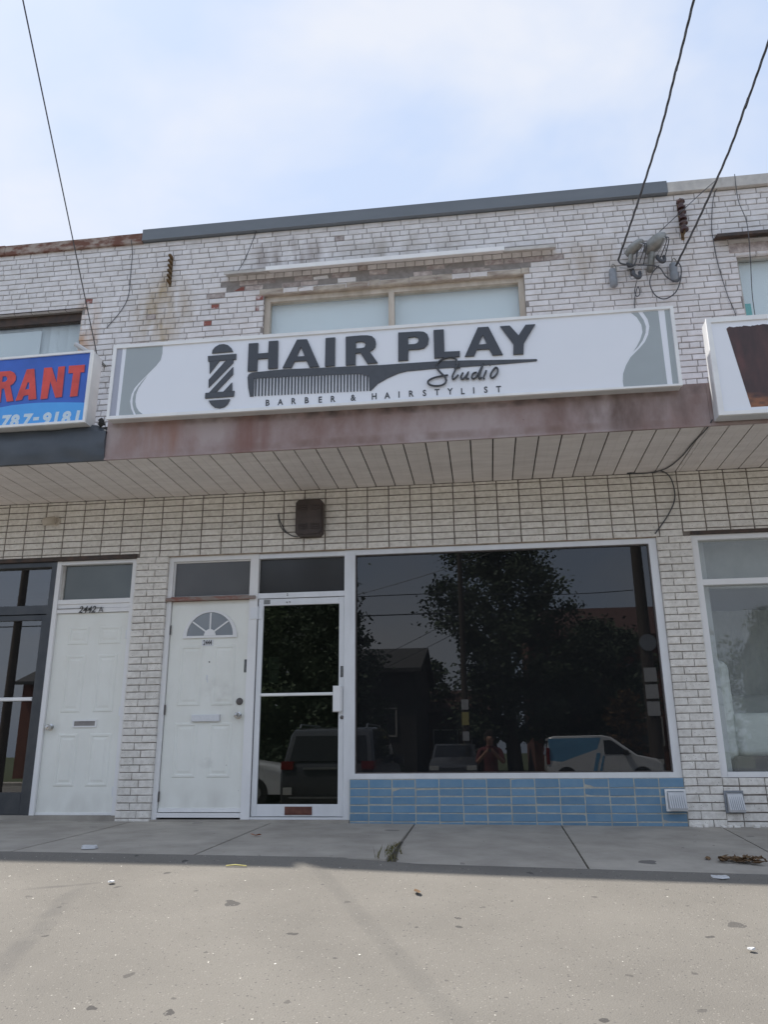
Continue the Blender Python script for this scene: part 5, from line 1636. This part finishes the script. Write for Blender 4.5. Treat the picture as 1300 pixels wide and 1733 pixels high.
for i in range(90):
    t = q.random()
    lx, ly = q.gauss(0, 0.012 + 0.035 * t), -1.30 - 0.72 * t
    h = q.uniform(.015, .06) * (0.4 + t)
    a = q.uniform(0, 6.28)
    g0 = ground_z(-0.70 + lx, ly)
    wd.add([(lx - .006 * math.cos(a), ly - .006 * math.sin(a), g0 - .004), (lx + .006 * math.cos(a), ly + .006 * math.sin(a), g0 - .004), (lx + q.uniform(-.03, .03), ly + q.uniform(-.03, .03), g0 + h)], [(0, 1, 2)])
tag(wd.build('joint_weeds', 'weed', loc=(-0.70, 0, 0)), 'dry weeds growing in the sidewalk joint before the blue tiles', 'weeds', kind='stuff')
dirt = MB()
for i in range(12):
    t = i / 11
    w_ = 0.012 + 0.05 * t * t
    y = -1.1 - 0.92 * t
    dirt.add([(-0.70 - w_, y, ground_z(-.7, y) + .002), (-0.70 + w_, y, ground_z(-.7, y) + .002)], [])
dirt.f = [(2 * i, 2 * i + 1, 2 * i + 3, 2 * i + 2) for i in range(11)]
dirt.build('joint_dirt', 'joint_dirt', walk)
for i, (x, y, r_, lab) in enumerate([(0.55, -5.0, .03, 'largest white paper scrap on the sunlit asphalt, toward the right'), (-2.3, -2.6, .022, 'small white paper scrap on the asphalt below door 2444'), (1.15, -3.3, .018, 'tiny white paper scrap on the asphalt below the dryer vent')]):
    tag(flat_blob(r_, 7, 40 + i, r_ * .4).build('paper_scrap', 'paper', loc=on_ground(x, y, 0.010)), lab, 'litter', 'paper scraps on the asphalt')
tag(leaf(0, 0, .045, 60).build('fallen_leaf', 'leaf_dry', loc=on_ground(-0.45, -2.62, 0.012)), 'curled brown leaf on the sunlit asphalt before the weedy joint', 'leaf')


# ------------------------------------------------------------------ inside the shops
for x, z, w_, h, lab in ((-2.129, 1.392, 0.105, 0.125, 'upper pale notice inside the barber shop glass door'), (-2.120, 1.262, 0.095, 0.122, 'lower pale notice inside the barber shop glass door'), (-1.215, 1.36, 0.07, 0.10, 'small pale notice inside the left edge of the display window')):
    tag(MB().box(x, x + w_, 0.100, 0.102, z, z + h).build('notice', 'paper'), lab, 'notice', 'notices behind the barber shop glass')
ac = thing('armchair', 'pale green upholstered armchair behind the right shop window', 'armchair', (2.75, 0.9, 0.0))
def pad(x0, x1, y0, y1, z0, z1, b, name):
    bm = bmesh.new()
    me0 = MB().box(x0, x1, y0, y1, z0, z1).mesh(name)
    bm.from_mesh(me0)
    bmesh.ops.bevel(bm, geom=list(bm.edges), offset=b, segments=4, affect='EDGES', profile=0.5)
    bm.to_mesh(me0)
    bm.free()
    for p in me0.polygons:
        p.use_smooth = True
    return me0
obj('seat', pad(2.30, 3.25, 0.40, 0.98, 0.54, 0.93, 0.07, 'seat'), 'upholstery', ac)
obj('backrest', pad(2.30, 3.25, 0.86, 1.06, 0.56, 1.12, 0.08, 'backrest'), 'drape', ac)
obj('armrest', pad(2.12, 2.315, 0.44, 1.05, 0.50, 1.43, 0.09, 'armrest'), 'upholstery', ac)
obj('armrest', pad(3.235, 3.42, 0.44, 1.05, 0.50, 1.43, 0.09, 'armrest'), 'upholstery', ac)
obj('plinth', pad(2.24, 3.30, 0.42, 1.02, 0.38, 0.545, 0.03, 'plinth'), 'chair_base', ac)
tag(MB().box(2.12, 4.9, 0.30, 1.9, 0.002, 0.378).build('display_platform', 'chair_base'), 'low brown platform under the armchair behind the right window', 'platform')
nx, nz = 70, 24
vs_ = []
for j in range(nz + 1):
    for i in range(nx + 1):
        u, v = i / nx, j / nz
        x = 2.16 + 2.75 * u
        z = 2.02 - 1.45 * v
        fold = 0.05 * math.sin(u * 46 + 6 * v * math.sin(u * 5)) + 0.07 * noise.noise(Vector((u * 6 + v * 2.4, v * 3 - u * 2, 2)))
        vs_.append((x, 1.25 + fold * (0.5 + v) - 0.2 * v * v, z + 0.05 * math.sin(u * 9) * v))
w = nx + 1
fs = [(j * w + i, j * w + i + 1, (j + 1) * w + i + 1, (j + 1) * w + i) for j in range(nz) for i in range(nx)]
n0 = len(vs_)
vs_ += [(a, b + 0.012, c) for a, b, c in vs_[:]]
fs += [(a + n0, d + n0, c + n0, b + n0) for a, b, c, d in fs[:]]
tag(MB().add(vs_, fs).build('drape', 'drape', smooth=True), 'grey green drape hanging in folds behind the armchair', 'drape')

# ------------------------------------------------------------------ the street behind the camera (seen in the shop glass)
GZ = -0.75

def vehicle(name, label, cat, loc, rotz, prof, width, paint, windows, wheels, lights, wheel_r=0.33, split=None, tuck=0.12, belt=0.95):
    """built along x: nose at +x. prof: (x, z) side outline from rear bottom over the roof to the front bottom"""
    t = thing(name, label, cat, loc, local=True, rotz=rotz)
    hw = width / 2
    def half(z):
        return hw if z < belt else hw - tuck * (z - belt) / 0.8
    m = MB()
    n = len(prof)
    vs_, ring = [], []
    layers = [(-1.0, 0), (-0.93, 0.035), (0.93, 0.035), (1.0, 0)]
    cx = sum(p[0] for p in prof) / n
    czz = 0.7
    for s, grow in ((-1, 0), (-1, 1), (1, 1), (1, 0)):
        for x, z in prof:
            g = 0.05 if not grow else 0.0
            vs_.append((x - g * (1 if x > cx else -1), s * (half(z) - (0.0 if not grow else 0.05)), z - (g * 0.6 if z > 0.4 else 0)))
    for L in range(3):
        for i in range(n):
            a, b = L * n + i, L * n + (i + 1) % n
            m.f.append((a, b, b + n, a + n))
    m.f.append(tuple(range(n))[::-1])
    m.f.append(tuple(3 * n + i for i in range(n)))
    m.v = vs_
    body = obj('body', m.mesh('body', True), paint, t)
    for wname, poly in windows:
        if wname == 'rear' or wname == 'front':
            (x0, z0), (x1, z1), f = poly
            a0, a1 = half(z0) * f, half(z1) * f
            d = -0.02 if wname == 'rear' else 0.02
            mm = MB().add([(x0 + d, -a0, z0), (x0 + d, a0, z0), (x1 + d, a1, z1), (x1 + d, -a1, z1), (x0 - d, -a0, z0), (x0 - d, a0, z0), (x1 - d, a1, z1), (x1 - d, -a1, z1)],
                          [(0, 1, 2, 3), (7, 6, 5, 4), (0, 4, 5, 1), (1, 5, 6, 2), (2, 6, 7, 3), (3, 7, 4, 0)])
            obj('windscreen' if wname == 'front' else 'rear_window', mm.mesh('glass'), 'car_glass', t)
        else:
            for s in (-1, 1):
                pts = [(x, s * (half(z) + 0.006), z) for x, z in poly] + [(x, s * (half(z) - 0.03), z) for x, z in poly]
                k_ = len(poly)
                mm = MB().add(pts, [tuple(range(k_)), tuple(range(2 * k_ - 1, k_ - 1, -1))] + [(i, i + k_, (i + 1) % k_ + k_, (i + 1) % k_) for i in range(k_)])
                obj('side_window', mm.mesh('glass'), 'car_glass', t)
    for x in wheels:
        for s in (-1, 1):
            w_ = obj('wheel', MB().lathe([(wheel_r * .6, -0.10), (wheel_r * .95, -0.105), (wheel_r, -0.07), (wheel_r, 0.07), (wheel_r * .95, 0.105), (wheel_r * .6, 0.10)], (x, s * (hw - 0.10), wheel_r), 'y', 22).mesh('wheel', True), 'tyre', t)
            rm = MB().lathe([(wheel_r * .62, -0.02), (wheel_r * .62, 0.02), (wheel_r * .2, 0.03)], (x, s * (hw + 0.0), wheel_r), 'y', 16)
            obj('rim', rm.mesh('rim', True), 'rim', w_)
            ar = MB().lathe([(wheel_r * 1.16, -0.03), (wheel_r * 1.16, 0.03)], (x, s * (hw - 0.02), wheel_r), 'y', 22)
            obj('wheel_arch', ar.mesh('wheel_arch', True), 'tyre', t)
    for lname, mt, (x0, x1, y0, y1, z0, z1) in lights:
        for s in (-1, 1):
            ya, yb = sorted((s * y0, s * y1))
            mm = MB().cbox(x0, x1, ya, yb, z0, z1, 0.01)
            obj(lname, mm.mesh(lname), mt, t)
    return t

mv_prof = [(-2.45, 0.35), (-2.52, 0.62), (-2.50, 0.95), (-2.42, 1.12), (-2.12, 1.70), (-1.95, 1.78), (-1.0, 1.84), (0.2, 1.82), (0.75, 1.72), (1.55, 1.12), (2.2, 0.96), (2.48, 0.78), (2.52, 0.45), (2.45, 0.28), (-2.3, 0.26)]
mv = vehicle('minivan', 'dark grey minivan parked tail first towards the shop, mirrored in the glass door', 'minivan', (-3.28, -11.2, GZ + 0.03), -math.pi / 2, mv_prof, 1.95, 'car_dark',
    [('rear', ((-2.43, 1.14), (-2.16, 1.64), 0.84)), ('front', ((1.50, 1.15), (0.82, 1.66), 0.86)),
     ('side', [(-1.98, 1.16), (-1.80, 1.58), (-0.85, 1.66), (-0.85, 1.14)]), ('side', [(-0.78, 1.14), (-0.78, 1.66), (0.15, 1.66), (0.25, 1.12)]), ('side', [(0.34, 1.12), (0.26, 1.65), (0.70, 1.58), (1.30, 1.12)])],
    (-1.55, 1.50), [('taillight', 'tail_red', (-2.53, -2.2, 0.70, 0.958, 0.98, 1.14)), ('headlight', 'lamp_clear', (2.25, 2.5, 0.55, 0.93, 0.72, 0.90)), ('reflector', 'lamp_clear', (-2.545, -2.48, 0.72, 0.90, 0.50, 0.64))], 0.35)
obj('bumper_strip', MB().box(-2.545, -2.50, -0.78, 0.78, 0.43, 0.46).mesh('bumper_strip'), 'rim', mv)
for s in (-1, 1):
    obj('roof_rail', MB().tube([(-1.9, s * .72, 1.80), (-1.8, s * .72, 1.88), (0.1, s * .72, 1.89), (0.3, s * .72, 1.82)], 0.02, 6).mesh('roof_rail'), 'rim', mv)
    obj('mirror', MB().cbox(1.0, 1.18, min(s * .95, s * 1.18), max(s * .95, s * 1.18), 1.05, 1.24, .03).mesh('mirror'), 'car_dark', mv)
obj('tailgate_handle', MB().box(-2.535, -2.49, -0.5, 0.5, 0.98, 1.02).mesh('tailgate_handle'), 'rim', mv)

suv_prof = [(-2.2, 0.4), (-2.3, 0.7), (-2.25, 1.05), (-1.95, 1.60), (-1.7, 1.66), (0.3, 1.66), (1.0, 1.15), (2.0, 1.0), (2.25, 0.8), (2.28, 0.45), (2.2, 0.30), (-2.1, 0.30)]
sv = vehicle('car', 'white car parked side on behind the minivan, mirrored at the left of the glass door', 'car', (-7.55, -14.2, GZ), 0.0, suv_prof, 1.82, 'car_white',
    [('rear', ((-2.2, 1.1), (-2.0, 1.54), 0.85)), ('front', ((0.95, 1.18), (0.38, 1.58), 0.86)), ('side', [(-1.8, 1.12), (-1.65, 1.54), (-0.75, 1.56), (-0.75, 1.10)]), ('side', [(-0.66, 1.10), (-0.66, 1.56), (0.22, 1.56), (0.80, 1.12)])],
    (-1.35, 1.40), [('taillight', 'tail_red', (-2.29, -2.1, 0.6, 0.88, 0.85, 1.08)), ('headlight', 'lamp_clear', (2.0, 2.27, 0.5, 0.88, 0.72, 0.9))])
hb_prof = [(-1.9, 0.35), (-2.0, 0.6), (-1.98, 0.95), (-1.65, 1.50), (-1.4, 1.58), (0.2, 1.58), (0.95, 1.08), (1.75, 0.92), (2.0, 0.75), (2.02, 0.42), (1.9, 0.28), (-1.8, 0.28)]
hbk = vehicle('car', 'dark hatchback across the street behind the photographer, mirrored in the display window', 'car', (-1.35, -24.0, GZ), math.pi / 2, hb_prof, 1.75, 'car_dark',
    [('rear', ((-1.93, 1.0), (-1.7, 1.46), 0.84)), ('front', ((0.90, 1.1), (0.28, 1.52), 0.86)), ('side', [(-1.55, 1.05), (-1.35, 1.48), (-0.6, 1.49), (-0.6, 1.03)]), ('side', [(-0.52, 1.03), (-0.52, 1.49), (0.12, 1.49), (0.72, 1.05)])],
    (-1.2, 1.25), [('taillight', 'tail_red', (-2.0, -1.8, 0.58, 0.84, 0.85, 1.02)), ('headlight', 'lamp_clear', (1.78, 2.01, 0.5, 0.85, 0.66, 0.82))], 0.31)
vn_prof = [(-2.05, 0.38), (-2.12, 0.6), (-2.10, 1.2), (-2.0, 1.76), (-1.8, 1.83), (0.0, 1.85), (0.35, 1.78), (1.25, 1.12), (1.95, 0.98), (2.15, 0.80), (2.2, 0.45), (2.1, 0.28), (-1.95, 0.28)]
vn = vehicle('van', 'white and blue compact delivery van across the street, mirrored in the display window', 'van', (4.25, -25.0, GZ), 0.0, vn_prof, 1.83, 'car_white',
    [('rear', ((-2.11, 1.15), (-2.04, 1.66), 0.8)), ('front', ((1.20, 1.16), (0.45, 1.73), 0.86)), ('side', [(0.05, 1.15), (0.05, 1.66), (0.34, 1.66), (1.02, 1.15)])],
    (-1.40, 1.38), [('taillight', 'tail_red', (-2.12, -2.0, 0.72, 0.915, 0.8, 1.4)), ('headlight', 'lamp_clear', (1.92, 2.19, 0.5, 0.88, 0.78, 0.96))], 0.33)
for s in (-1, 1):
    hwid = lambda z: 0.915 if z < .95 else 0.915 - 0.12 * (z - .95) / .8
    for poly, mt in (([(-2.08, 0.42), (-2.02, 1.74), (-0.05, 1.76), (-0.55, 0.42)], 'car_blue'), ([(-0.42, 0.55), (-0.24, 1.2), (-0.10, 1.2), (-0.28, 0.55)], 'car_blue'), ([(-0.18, 0.55), (-0.02, 1.1), (0.04, 1.1), (-0.10, 0.55)], 'car_blue')):
        k_ = len(poly)
        pts = [(x, s * (hwid(z) + 0.008), z) for x, z in poly] + [(x, s * (hwid(z) - 0.02), z) for x, z in poly]
        obj('side_graphic', MB().add(pts, [tuple(range(k_)), tuple(range(2 * k_ - 1, k_ - 1, -1))] + [(i, i + k_, (i + 1) % k_ + k_, (i + 1) % k_) for i in range(k_)]).mesh('side_graphic'), mt, vn)
    obj('mirror', MB().cbox(0.75, 0.9, min(s * .9, s * 1.08), max(s * .9, s * 1.08), 1.1, 1.3, .03).mesh('mirror'), 'tyre', vn)

# trees: tapered trunk, limbs, leaf sized faces in clumps through the crown
def tree(label, x, y, h, rad, crown_lo, seed, leaf_mat='foliage', conifer=False, nl=9000, lean=0.0, leafs=0.11):
    q = random.Random(seed)
    t = thing('tree', label, 'tree', (x, y, GZ), 'trees across the street', local=True)
    m = MB()
    trunk = [(0, 0, -0.1), (0.05 * h * lean, 0.02, h * 0.3), (0.08 * h * lean, 0.05, h * 0.6), (0.1 * h * lean, 0, h * 0.92)]
    m.tube(smooth_path(trunk), [0.032 * h * (1 - 0.9 * i / 12) + 0.01 for i in range(13)], 9)
    clumps = []
    nb = 44
    for i in range(nb):
        u = (i + 0.5) / nb
        z = h * (crown_lo + (0.97 - crown_lo) * u)
        if conifer:
            rr = rad * (1 - u) ** 0.8 * q.uniform(0.75, 1.1) + 0.2
        else:
            rr = rad * math.sqrt(max(0.05, 1 - (2 * u - 0.85) ** 2 * 0.85)) * q.uniform(0.40, 1.28)
        a = i * 2.39996 + q.uniform(-.3, .3)
        z0 = z - rr * (0.1 if conifer else 0.5)
        p0 = Vector((0.1 * h * lean * z0 / h, 0, max(h * 0.12, z0)))
        p1 = Vector((p0.x + rr * math.cos(a), rr * math.sin(a), z - (0.10 * rr if conifer else -0.05 * rr)))
        m.tube([p0, (p0 + p1) / 2 + Vector((0, 0, 0.1)), p1], [0.012 * h * (1 - u) + 0.02, 0.006 * h * (1 - u) + 0.015, 0.01], 5)
        for s in range(4):
            f = 0.35 + 0.65 * (s + 0.5) / 4
            c_ = p0 + (p1 - p0) * f + Vector((q.gauss(0, .15), q.gauss(0, .15), q.gauss(0, .12))) * rad * 0.3
            clumps.append((c_, rad * q.uniform(0.06, 0.13)))
    obj('trunk', m.mesh('trunk', True), 'bark', t)
    vs_, fs = [], []
    for i in range(nl):
        c_, r_ = clumps[q.randrange(len(clumps))]
        p = c_ + Vector((q.gauss(0, 1), q.gauss(0, 1), q.gauss(0, .7))) * r_
        s = leafs * q.uniform(.6, 1.3)
        a = Vector((q.uniform(-1, 1), q.uniform(-1, 1), q.uniform(-.6, .6))).normalized() * s
        b = Vector((q.uniform(-1, 1), q.uniform(-1, 1), q.uniform(-.6, .6))).cross(a).normalized() * s * 0.55
        k_ = len(vs_)
        vs_ += [p - a, p + b, p + a, p - b]
        fs.append((k_, k_ + 1, k_ + 2, k_ + 3))
    me = bpy.data.meshes.new('crown')
    me.from_pydata([tuple(v) for v in vs_], [], fs)
    me.materials.append(MATS[leaf_mat])
    obj('crown', me, None, t)
    return t

tree('large spreading tree across the street, mirrored in the middle of the display window', 1.2, -31.5, 12.2, 4.3, 0.20, 3, 'foliage_dark', nl=32000, lean=-0.3)
tree('tall dark tree mirrored at the left edge of the display window', -6.6, -24.5, 9.4, 3.0, 0.12, 4, 'foliage_dark', conifer=True, nl=30000)
tree('low round tree far across the street beside the dark gabled house', -3.2, -40.0, 6.6, 1.7, 0.35, 5, 'foliage', nl=4000)
tree('leafy tree behind the white car, mirrored in the glass door', -9.4, -26.0, 9.0, 3.6, 0.15, 6, 'foliage', nl=26000)
tree('dense tree before the red brick house, mirrored in the right of the display window', 5.6, -32.5, 7.6, 3.0, 0.12, 8, 'foliage_dark', nl=24000)
tree('far right tree beside the red brick house', 14.0, -33.0, 8.0, 3.2, 0.15, 9, 'foliage', nl=7000)
tree('small reddish shrub tree by the right hand utility pole', 6.0, -28.9, 3.9, 0.95, 0.35, 10, 'leaf_dry', nl=1800, leafs=0.09)

def house(label, x0, x1, y, depth, eave, ridge, wall_m, roof_m, gable_to_street, wins, doorx=None):
    """front faces +y (towards the shops)"""
    t = thing('house', label, 'house', ((x0 + x1) / 2, y, GZ), 'houses across the street')
    yb = y - depth
    w = MB().box(x0, x1, yb, y, GZ - 0.1, eave)
    if gable_to_street:
        xm = (x0 + x1) / 2
        w.prism([(x0, eave), (x1, eave), (xm, ridge - 0.15)], yb, y)
    wo = w.build('wall', wall_m, t)
    r = MB()
    if gable_to_street:
        xm = (x0 + x1) / 2
        for s in (-1, 1):
            xe = x0 - 0.3 if s < 0 else x1 + 0.3
            ze = eave - 0.3 * (ridge - eave) / ((x1 - x0) / 2)
            r.add([(xe, y + .35, ze), (xm, y + .35, ridge), (xm, yb - .3, ridge), (xe, yb - .3, ze), (xe, y + .35, ze + .16), (xm, y + .35, ridge + .16), (xm, yb - .3, ridge + .16), (xe, yb - .3, ze + .16)],
                  [(0, 3, 2, 1), (4, 5, 6, 7), (0, 1, 5, 4), (1, 2, 6, 5), (2, 3, 7, 6), (3, 0, 4, 7)])
    else:
        ym = (y + yb) / 2
        for ya, sgn in ((y + .4, 1), (yb - .4, -1)):
            r.add([(x0 - .3, ya, eave - .1), (x1 + .3, ya, eave - .1), (x1 + .3, ym, ridge), (x0 - .3, ym, ridge), (x0 - .3, ya, eave + .08), (x1 + .3, ya, eave + .08), (x1 + .3, ym, ridge + .18), (x0 - .3, ym, ridge + .18)],
                  [(0, 3, 2, 1), (4, 5, 6, 7), (0, 1, 5, 4), (1, 2, 6, 5), (2, 3, 7, 6), (3, 0, 4, 7)])
        w2 = MB()
        w2.add([(x0, y, eave), (x0, yb, eave), (x0, ym, ridge - .12), (x1, y, eave), (x1, yb, eave), (x1, ym, ridge - .12)], [(0, 1, 2), (5, 4, 3), (0, 2, 5, 3), (2, 1, 4, 5), (1, 0, 3, 4)])
        w2.build('gable', wall_m, wo)
    ro = r.build('roof', roof_m, t)
    MB().box(x0 + 0.8, x0 + 1.3, y - depth * .6, y - depth * .6 + .5, ridge - 0.6, ridge + 0.7).build('chimney', wall_m, ro)
    for a, b, c, d in wins:
        f = MB()
        rect_frame(f, a, b, c, d, 0.07, y + 0.003, y + 0.06)
        fo = f.build('window', 'white_dull', t)
        MB().box(a + .07, b - .07, y + .012, y + .03, c + .07, d - .07).build('pane', 'house_window', fo)
    if doorx is not None:
        do = MB().box(doorx, doorx + 0.95, y + .003, y + .06, GZ + 0.3, GZ + 2.4).build('door', 'mail_brown', t)
        MB().box(doorx + .82, doorx + .88, y + .061, y + .10, GZ + 1.3, GZ + 1.36).build('handle', 'chrome', do)
        MB().box(doorx - .3, doorx + 1.25, y + .003, y + 1.0, GZ, GZ + 0.28).build('porch_step', 'concrete', t)
        for q in (doorx - .6, doorx + 1.55):
            MB().cyl((q, y + .9, GZ), (q, y + .9, GZ + 2.6), 0.09, 10).build('porch_post', 'white_dull', t)
    return t

house('dark gabled house far across the street, mirrored at the left of the display window', -9.0, -3.3, -29.5, 9, 4.2, 5.6, 'house_dark', 'roof_grey', False, [(-8.2, -7.2, 1.2, 2.5), (-5.4, -4.2, 1.2, 2.5)], -6.7)
house('low brick bungalow with reddish roof, mirrored behind the photographer', -4.6, 0.4, -37.5, 8, 2.55, 3.9, 'house_brick', 'roof_red', False, [(-3.1, -1.7, 0.6, 1.7), (-1.0, 0.0, 0.6, 1.7)], None)
house('two storey red brick house with long roof, mirrored at the right of the display window', 2.4, 12.0, -37.0, 9, 6.5, 8.7, 'house_brick', 'roof_red', False, [(3.0, 4.2, 3.6, 5.0), (7.6, 9.0, 3.6, 5.0), (6.2, 9.2, 0.7, 2.2), (10.2, 11.2, 3.6, 5.0)], 3.6)
house('plain dark house at far right across the street', 16.5, 25.0, -37.5, 9, 5.4, 7.6, 'house_dark', 'roof_grey', False, [(18, 19.4, 2.8, 4.1), (21, 22.4, 2.8, 4.1), (18, 19.4, 0.3, 1.6)], 20.6)
house('plain dark house at far left across the street', -26.0, -17.0, -34.5, 9, 4.4, 6.2, 'house_brick', 'roof_grey', False, [(-24.5, -23, 0.6, 1.9), (-20.4, -18.6, 0.6, 1.9)], -22.3)

def pole_of(label, x, y, h, r, posters, arm=True):
    t = thing('utility_pole', label, 'utility pole', (x, y, GZ), 'wooden utility poles', local=True)
    obj('pole', MB().cyl((0, 0, -0.2), (0, 0, h), r, 12, r * 0.72).mesh('pole', True), 'pole_wood', t)
    if arm:
        ca = obj('crossarm', MB().box(-1.1, 1.1, -0.06, 0.06, h - 0.9, h - 0.75).mesh('crossarm'), 'pole_wood', t)
        for q in (-0.95, -0.5, 0.5, 0.95):
            obj('insulator', MB().lathe([(0.04, 0), (0.06, 0.04), (0.04, 0.1), (0.055, 0.12), (0.02, 0.18)], (q, 0, h - 0.748), 'z', 10).mesh('insulator', True), 'porcelain', ca)
    for z, w_, hh, mt in posters:
        obj('pole_notice', MB().box(-w_ / 2, w_ / 2, r + 0.002, r + 0.012, z, z + hh).mesh('pole_notice'), mt, t)
    return t
pole_of('wooden utility pole with small notices behind the photographer, mirrored left of the big tree', -0.92, -25.0, 11.5, 0.13, [(2.3, .28, .5, 'straw'), (2.9, .28, .4, 'paper'), (1.7, .26, .35, 'paper')])
pb = pole_of('thick utility pole with round meter and stapled papers, mirrored at the display window right', 6.9, -27.6, 13.5, 0.30, [(4.05, .52, .58, 'paper'), (3.35, .52, .58, 'paper'), (2.65, .52, .58, 'paper')])
obj('meter', MB().lathe([(0.36, 0), (0.36, 0.08), (0.29, 0.20), (0.1, 0.28)], (0.05, 0.29, 5.7), 'y', 18).mesh('meter', True), 'plastic_grey', pb)
for v in pb.children[-1].data.vertices:
    v.co.y = 0.29 + (0.29 - v.co.y) + 0.03
pole_of('leaning streetlight pole far left, mirrored in the dark shopfront door', -14.4, -15.0, 7.4, 0.15, [], False)
def street_wire(label, a, b, sag, r=0.02):
    pts = []
    for i in range(13):
        t = i / 12
        p = Vector(a) * (1 - t) + Vector(b) * t
        pts.append((p.x, p.y, p.z - sag * 4 * t * (1 - t)))
    tag(MB().tube(pts, r, 5).build('street_wire', 'cable_black'), label, 'cable', 'wires along the street')
street_wire('upper street wire along the poles opposite', (-40, -25, 7.1), (-0.9, -25, 6.95), 0.15)
street_wire('lower street wire along the poles opposite', (-40, -25, 6.2), (-0.9, -25, 6.1), 0.1, 0.028)
street_wire('upper street wire on the right along the poles opposite', (-0.9, -25, 6.95), (6.6, -27.6, 7.3), 0.15)
street_wire('thin diagonal drop wire from the middle pole', (-0.9, -25, 6.0), (-12, -36, 3.4), 0.3, 0.014)
street_wire('second thin diagonal drop wire from the middle pole', (-0.9, -25, 5.4), (-12, -36, 2.8), 0.3, 0.014)
street_wire('diagonal wire from the thick pole to the left', (6.9, -27.6, 11.8), (-8, -30, 7.6), 0.5, 0.014)

# ------------------------------------------------------------------ the photographer, mirrored in the display window
pz = GZ
per = thing('person', 'person in dark trousers and dull red top holding a camera up to the face', 'person', (0.0, -7.92, pz), local=True)
def skinned(name, verts, edges, radii, root, material, sub=2):
    me = bpy.data.meshes.new(name)
    me.from_pydata(verts, edges, [])
    ob = bpy.data.objects.new(name, me)
    C.objects.link(ob)
    md = ob.modifiers.new('skin', 'SKIN')
    md.use_smooth_shade = True
    for i, r in enumerate(radii):
        me.skin_vertices[0].data[i].radius = r if isinstance(r, tuple) else (r, r)
    me.skin_vertices[0].data[root].use_root = True
    sd = ob.modifiers.new('sub', 'SUBSURF')
    sd.levels = sd.render_levels = sub
    dg = bpy.context.evaluated_depsgraph_get()
    me2 = bpy.data.meshes.new_from_object(ob.evaluated_get(dg))
    bpy.data.objects.remove(ob)
    for p in me2.polygons:
        p.use_smooth = True
    return me2
V = [(0, 0, .92), (0, -.01, 1.05), (0, 0, 1.22), (0, .0, 1.36), (0, .01, 1.42), (0, .03, 1.47), (0, .045, 1.55), (0, .05, 1.62),
     (.10, 0, .88), (.11, .02, .50), (.115, -.01, .10), (.125, .13, .04),
     (-.10, 0, .88), (-.11, .02, .50), (-.115, -.01, .10), (-.125, .13, .04),
     (.18, .0, 1.36), (.25, .08, 1.13), (.09, .28, 1.30), (.055, .33, 1.345),
     (-.18, .0, 1.36), (-.25, .08, 1.13), (-.09, .28, 1.30), (-.055, .33, 1.345)]
Ed = [(0, 1), (1, 2), (2, 3), (3, 4), (4, 5), (5, 6), (6, 7), (0, 8), (8, 9), (9, 10), (10, 11), (0, 12), (12, 13), (13, 14), (14, 15), (3, 16), (16, 17), (17, 18), (18, 19), (3, 20), (20, 21), (21, 22), (22, 23)]
Rr = [(.15, .105), (.135, .095), (.15, .10), (.13, .085), (.06, .06), (.055, .06), (.072, .088), (.062, .075), .088, .058, .042, .04, .088, .058, .042, .04, .062, .042, .034, .024, .062, .042, .034, .024]
bodyme = skinned('body', V, Ed, Rr, 0, 'skin')
bm = bmesh.new()
bm.from_mesh(bodyme)
for m_ in ('skin', 'cloth_red', 'cloth_dark'):
    bodyme.materials.append(MATS[m_])
bm.to_mesh(bodyme)
bm.free()
for p in bodyme.polygons:
    c_ = p.center
    if c_.z < 0.95:
        p.material_index = 2 if c_.z > 0.07 else 2
    elif c_.z < 1.44 and not (c_.y > 0.12):
        p.material_index = 1
bo = obj('body', bodyme, None, per)
hm = MB().lathe([(0.02, 0.115), (0.06, 0.105), (0.085, 0.07), (0.095, 0.02), (0.092, -0.03), (0.08, -0.07)], (0, 0.03, 1.60), 'z', 16)
hm.v = [(x, y if y < 0.07 else 0.07 + (y - .07) * .3, z + (0.02 if y > .07 else 0)) for x, y, z in hm.v]
obj('hair', hm.mesh('hair', True), 'hair_dark', per)
fc = MB()
for s in (-1, 1):
    fc.lathe([(0.004, -0.008), (0.012, 0), (0.004, 0.008)], (s * .032, 0.128, 1.575), 'z', 8)
obj('eyes', fc.mesh('eyes', True), 'hair_dark', per)
obj('nose', MB().add([(-.014, .128, 1.535), (.014, .128, 1.535), (0, .155, 1.538), (0, .130, 1.585), (0, .125, 1.53)], [(0, 2, 3), (2, 1, 3), (0, 4, 2), (4, 1, 2), (0, 3, 1, 4)]).mesh('nose', True), 'skin', per)
obj('mouth', MB().box(-.024, .024, .122, .130, 1.502, 1.509).mesh('mouth'), 'mail_brown', per)
for s in (-1, 1):
    obj('ear', MB().lathe([(0.004, -.03), (0.016, -.012), (0.018, .012), (0.004, .03)], (s * .078, .045, 1.56), 'z', 8).mesh('ear', True), 'skin', per)
    fg = MB()
    for i in range(4):
        z = 1.372 - i * 0.017
        L_ = (.052, .058, .055, .045)[i]
        fg.tube([(s * .058, .338, z), (s * .062, .338 + L_ * .55, z + .004), (s * .045, .338 + L_ * .8, z + .002), (s * .028, .338 + L_ * .72, z)], [.0095, .009, .0082, .007], 7)
    fg.tube([(s * .055, .325, 1.345), (s * .045, .315, 1.372), (s * .028, .318, 1.386)], [.011, .0105, .008], 7)
    obj('hand', fg.mesh('hand', True), 'skin', per)
cmr = thing('compact_camera', 'small silver camera held in both hands by the person', 'camera', (0.0, -7.565, GZ + 1.352), local=True)
obj('camera_body', MB().box(-.048, .048, -.012, .012, -.028, .028).mesh('camera_body'), 'chrome', cmr)
obj('lens_ring', MB().cyl((0.006, .012, 0), (0.006, .030, 0), .02, 16).mesh('lens_ring', True), 'black_print', cmr)
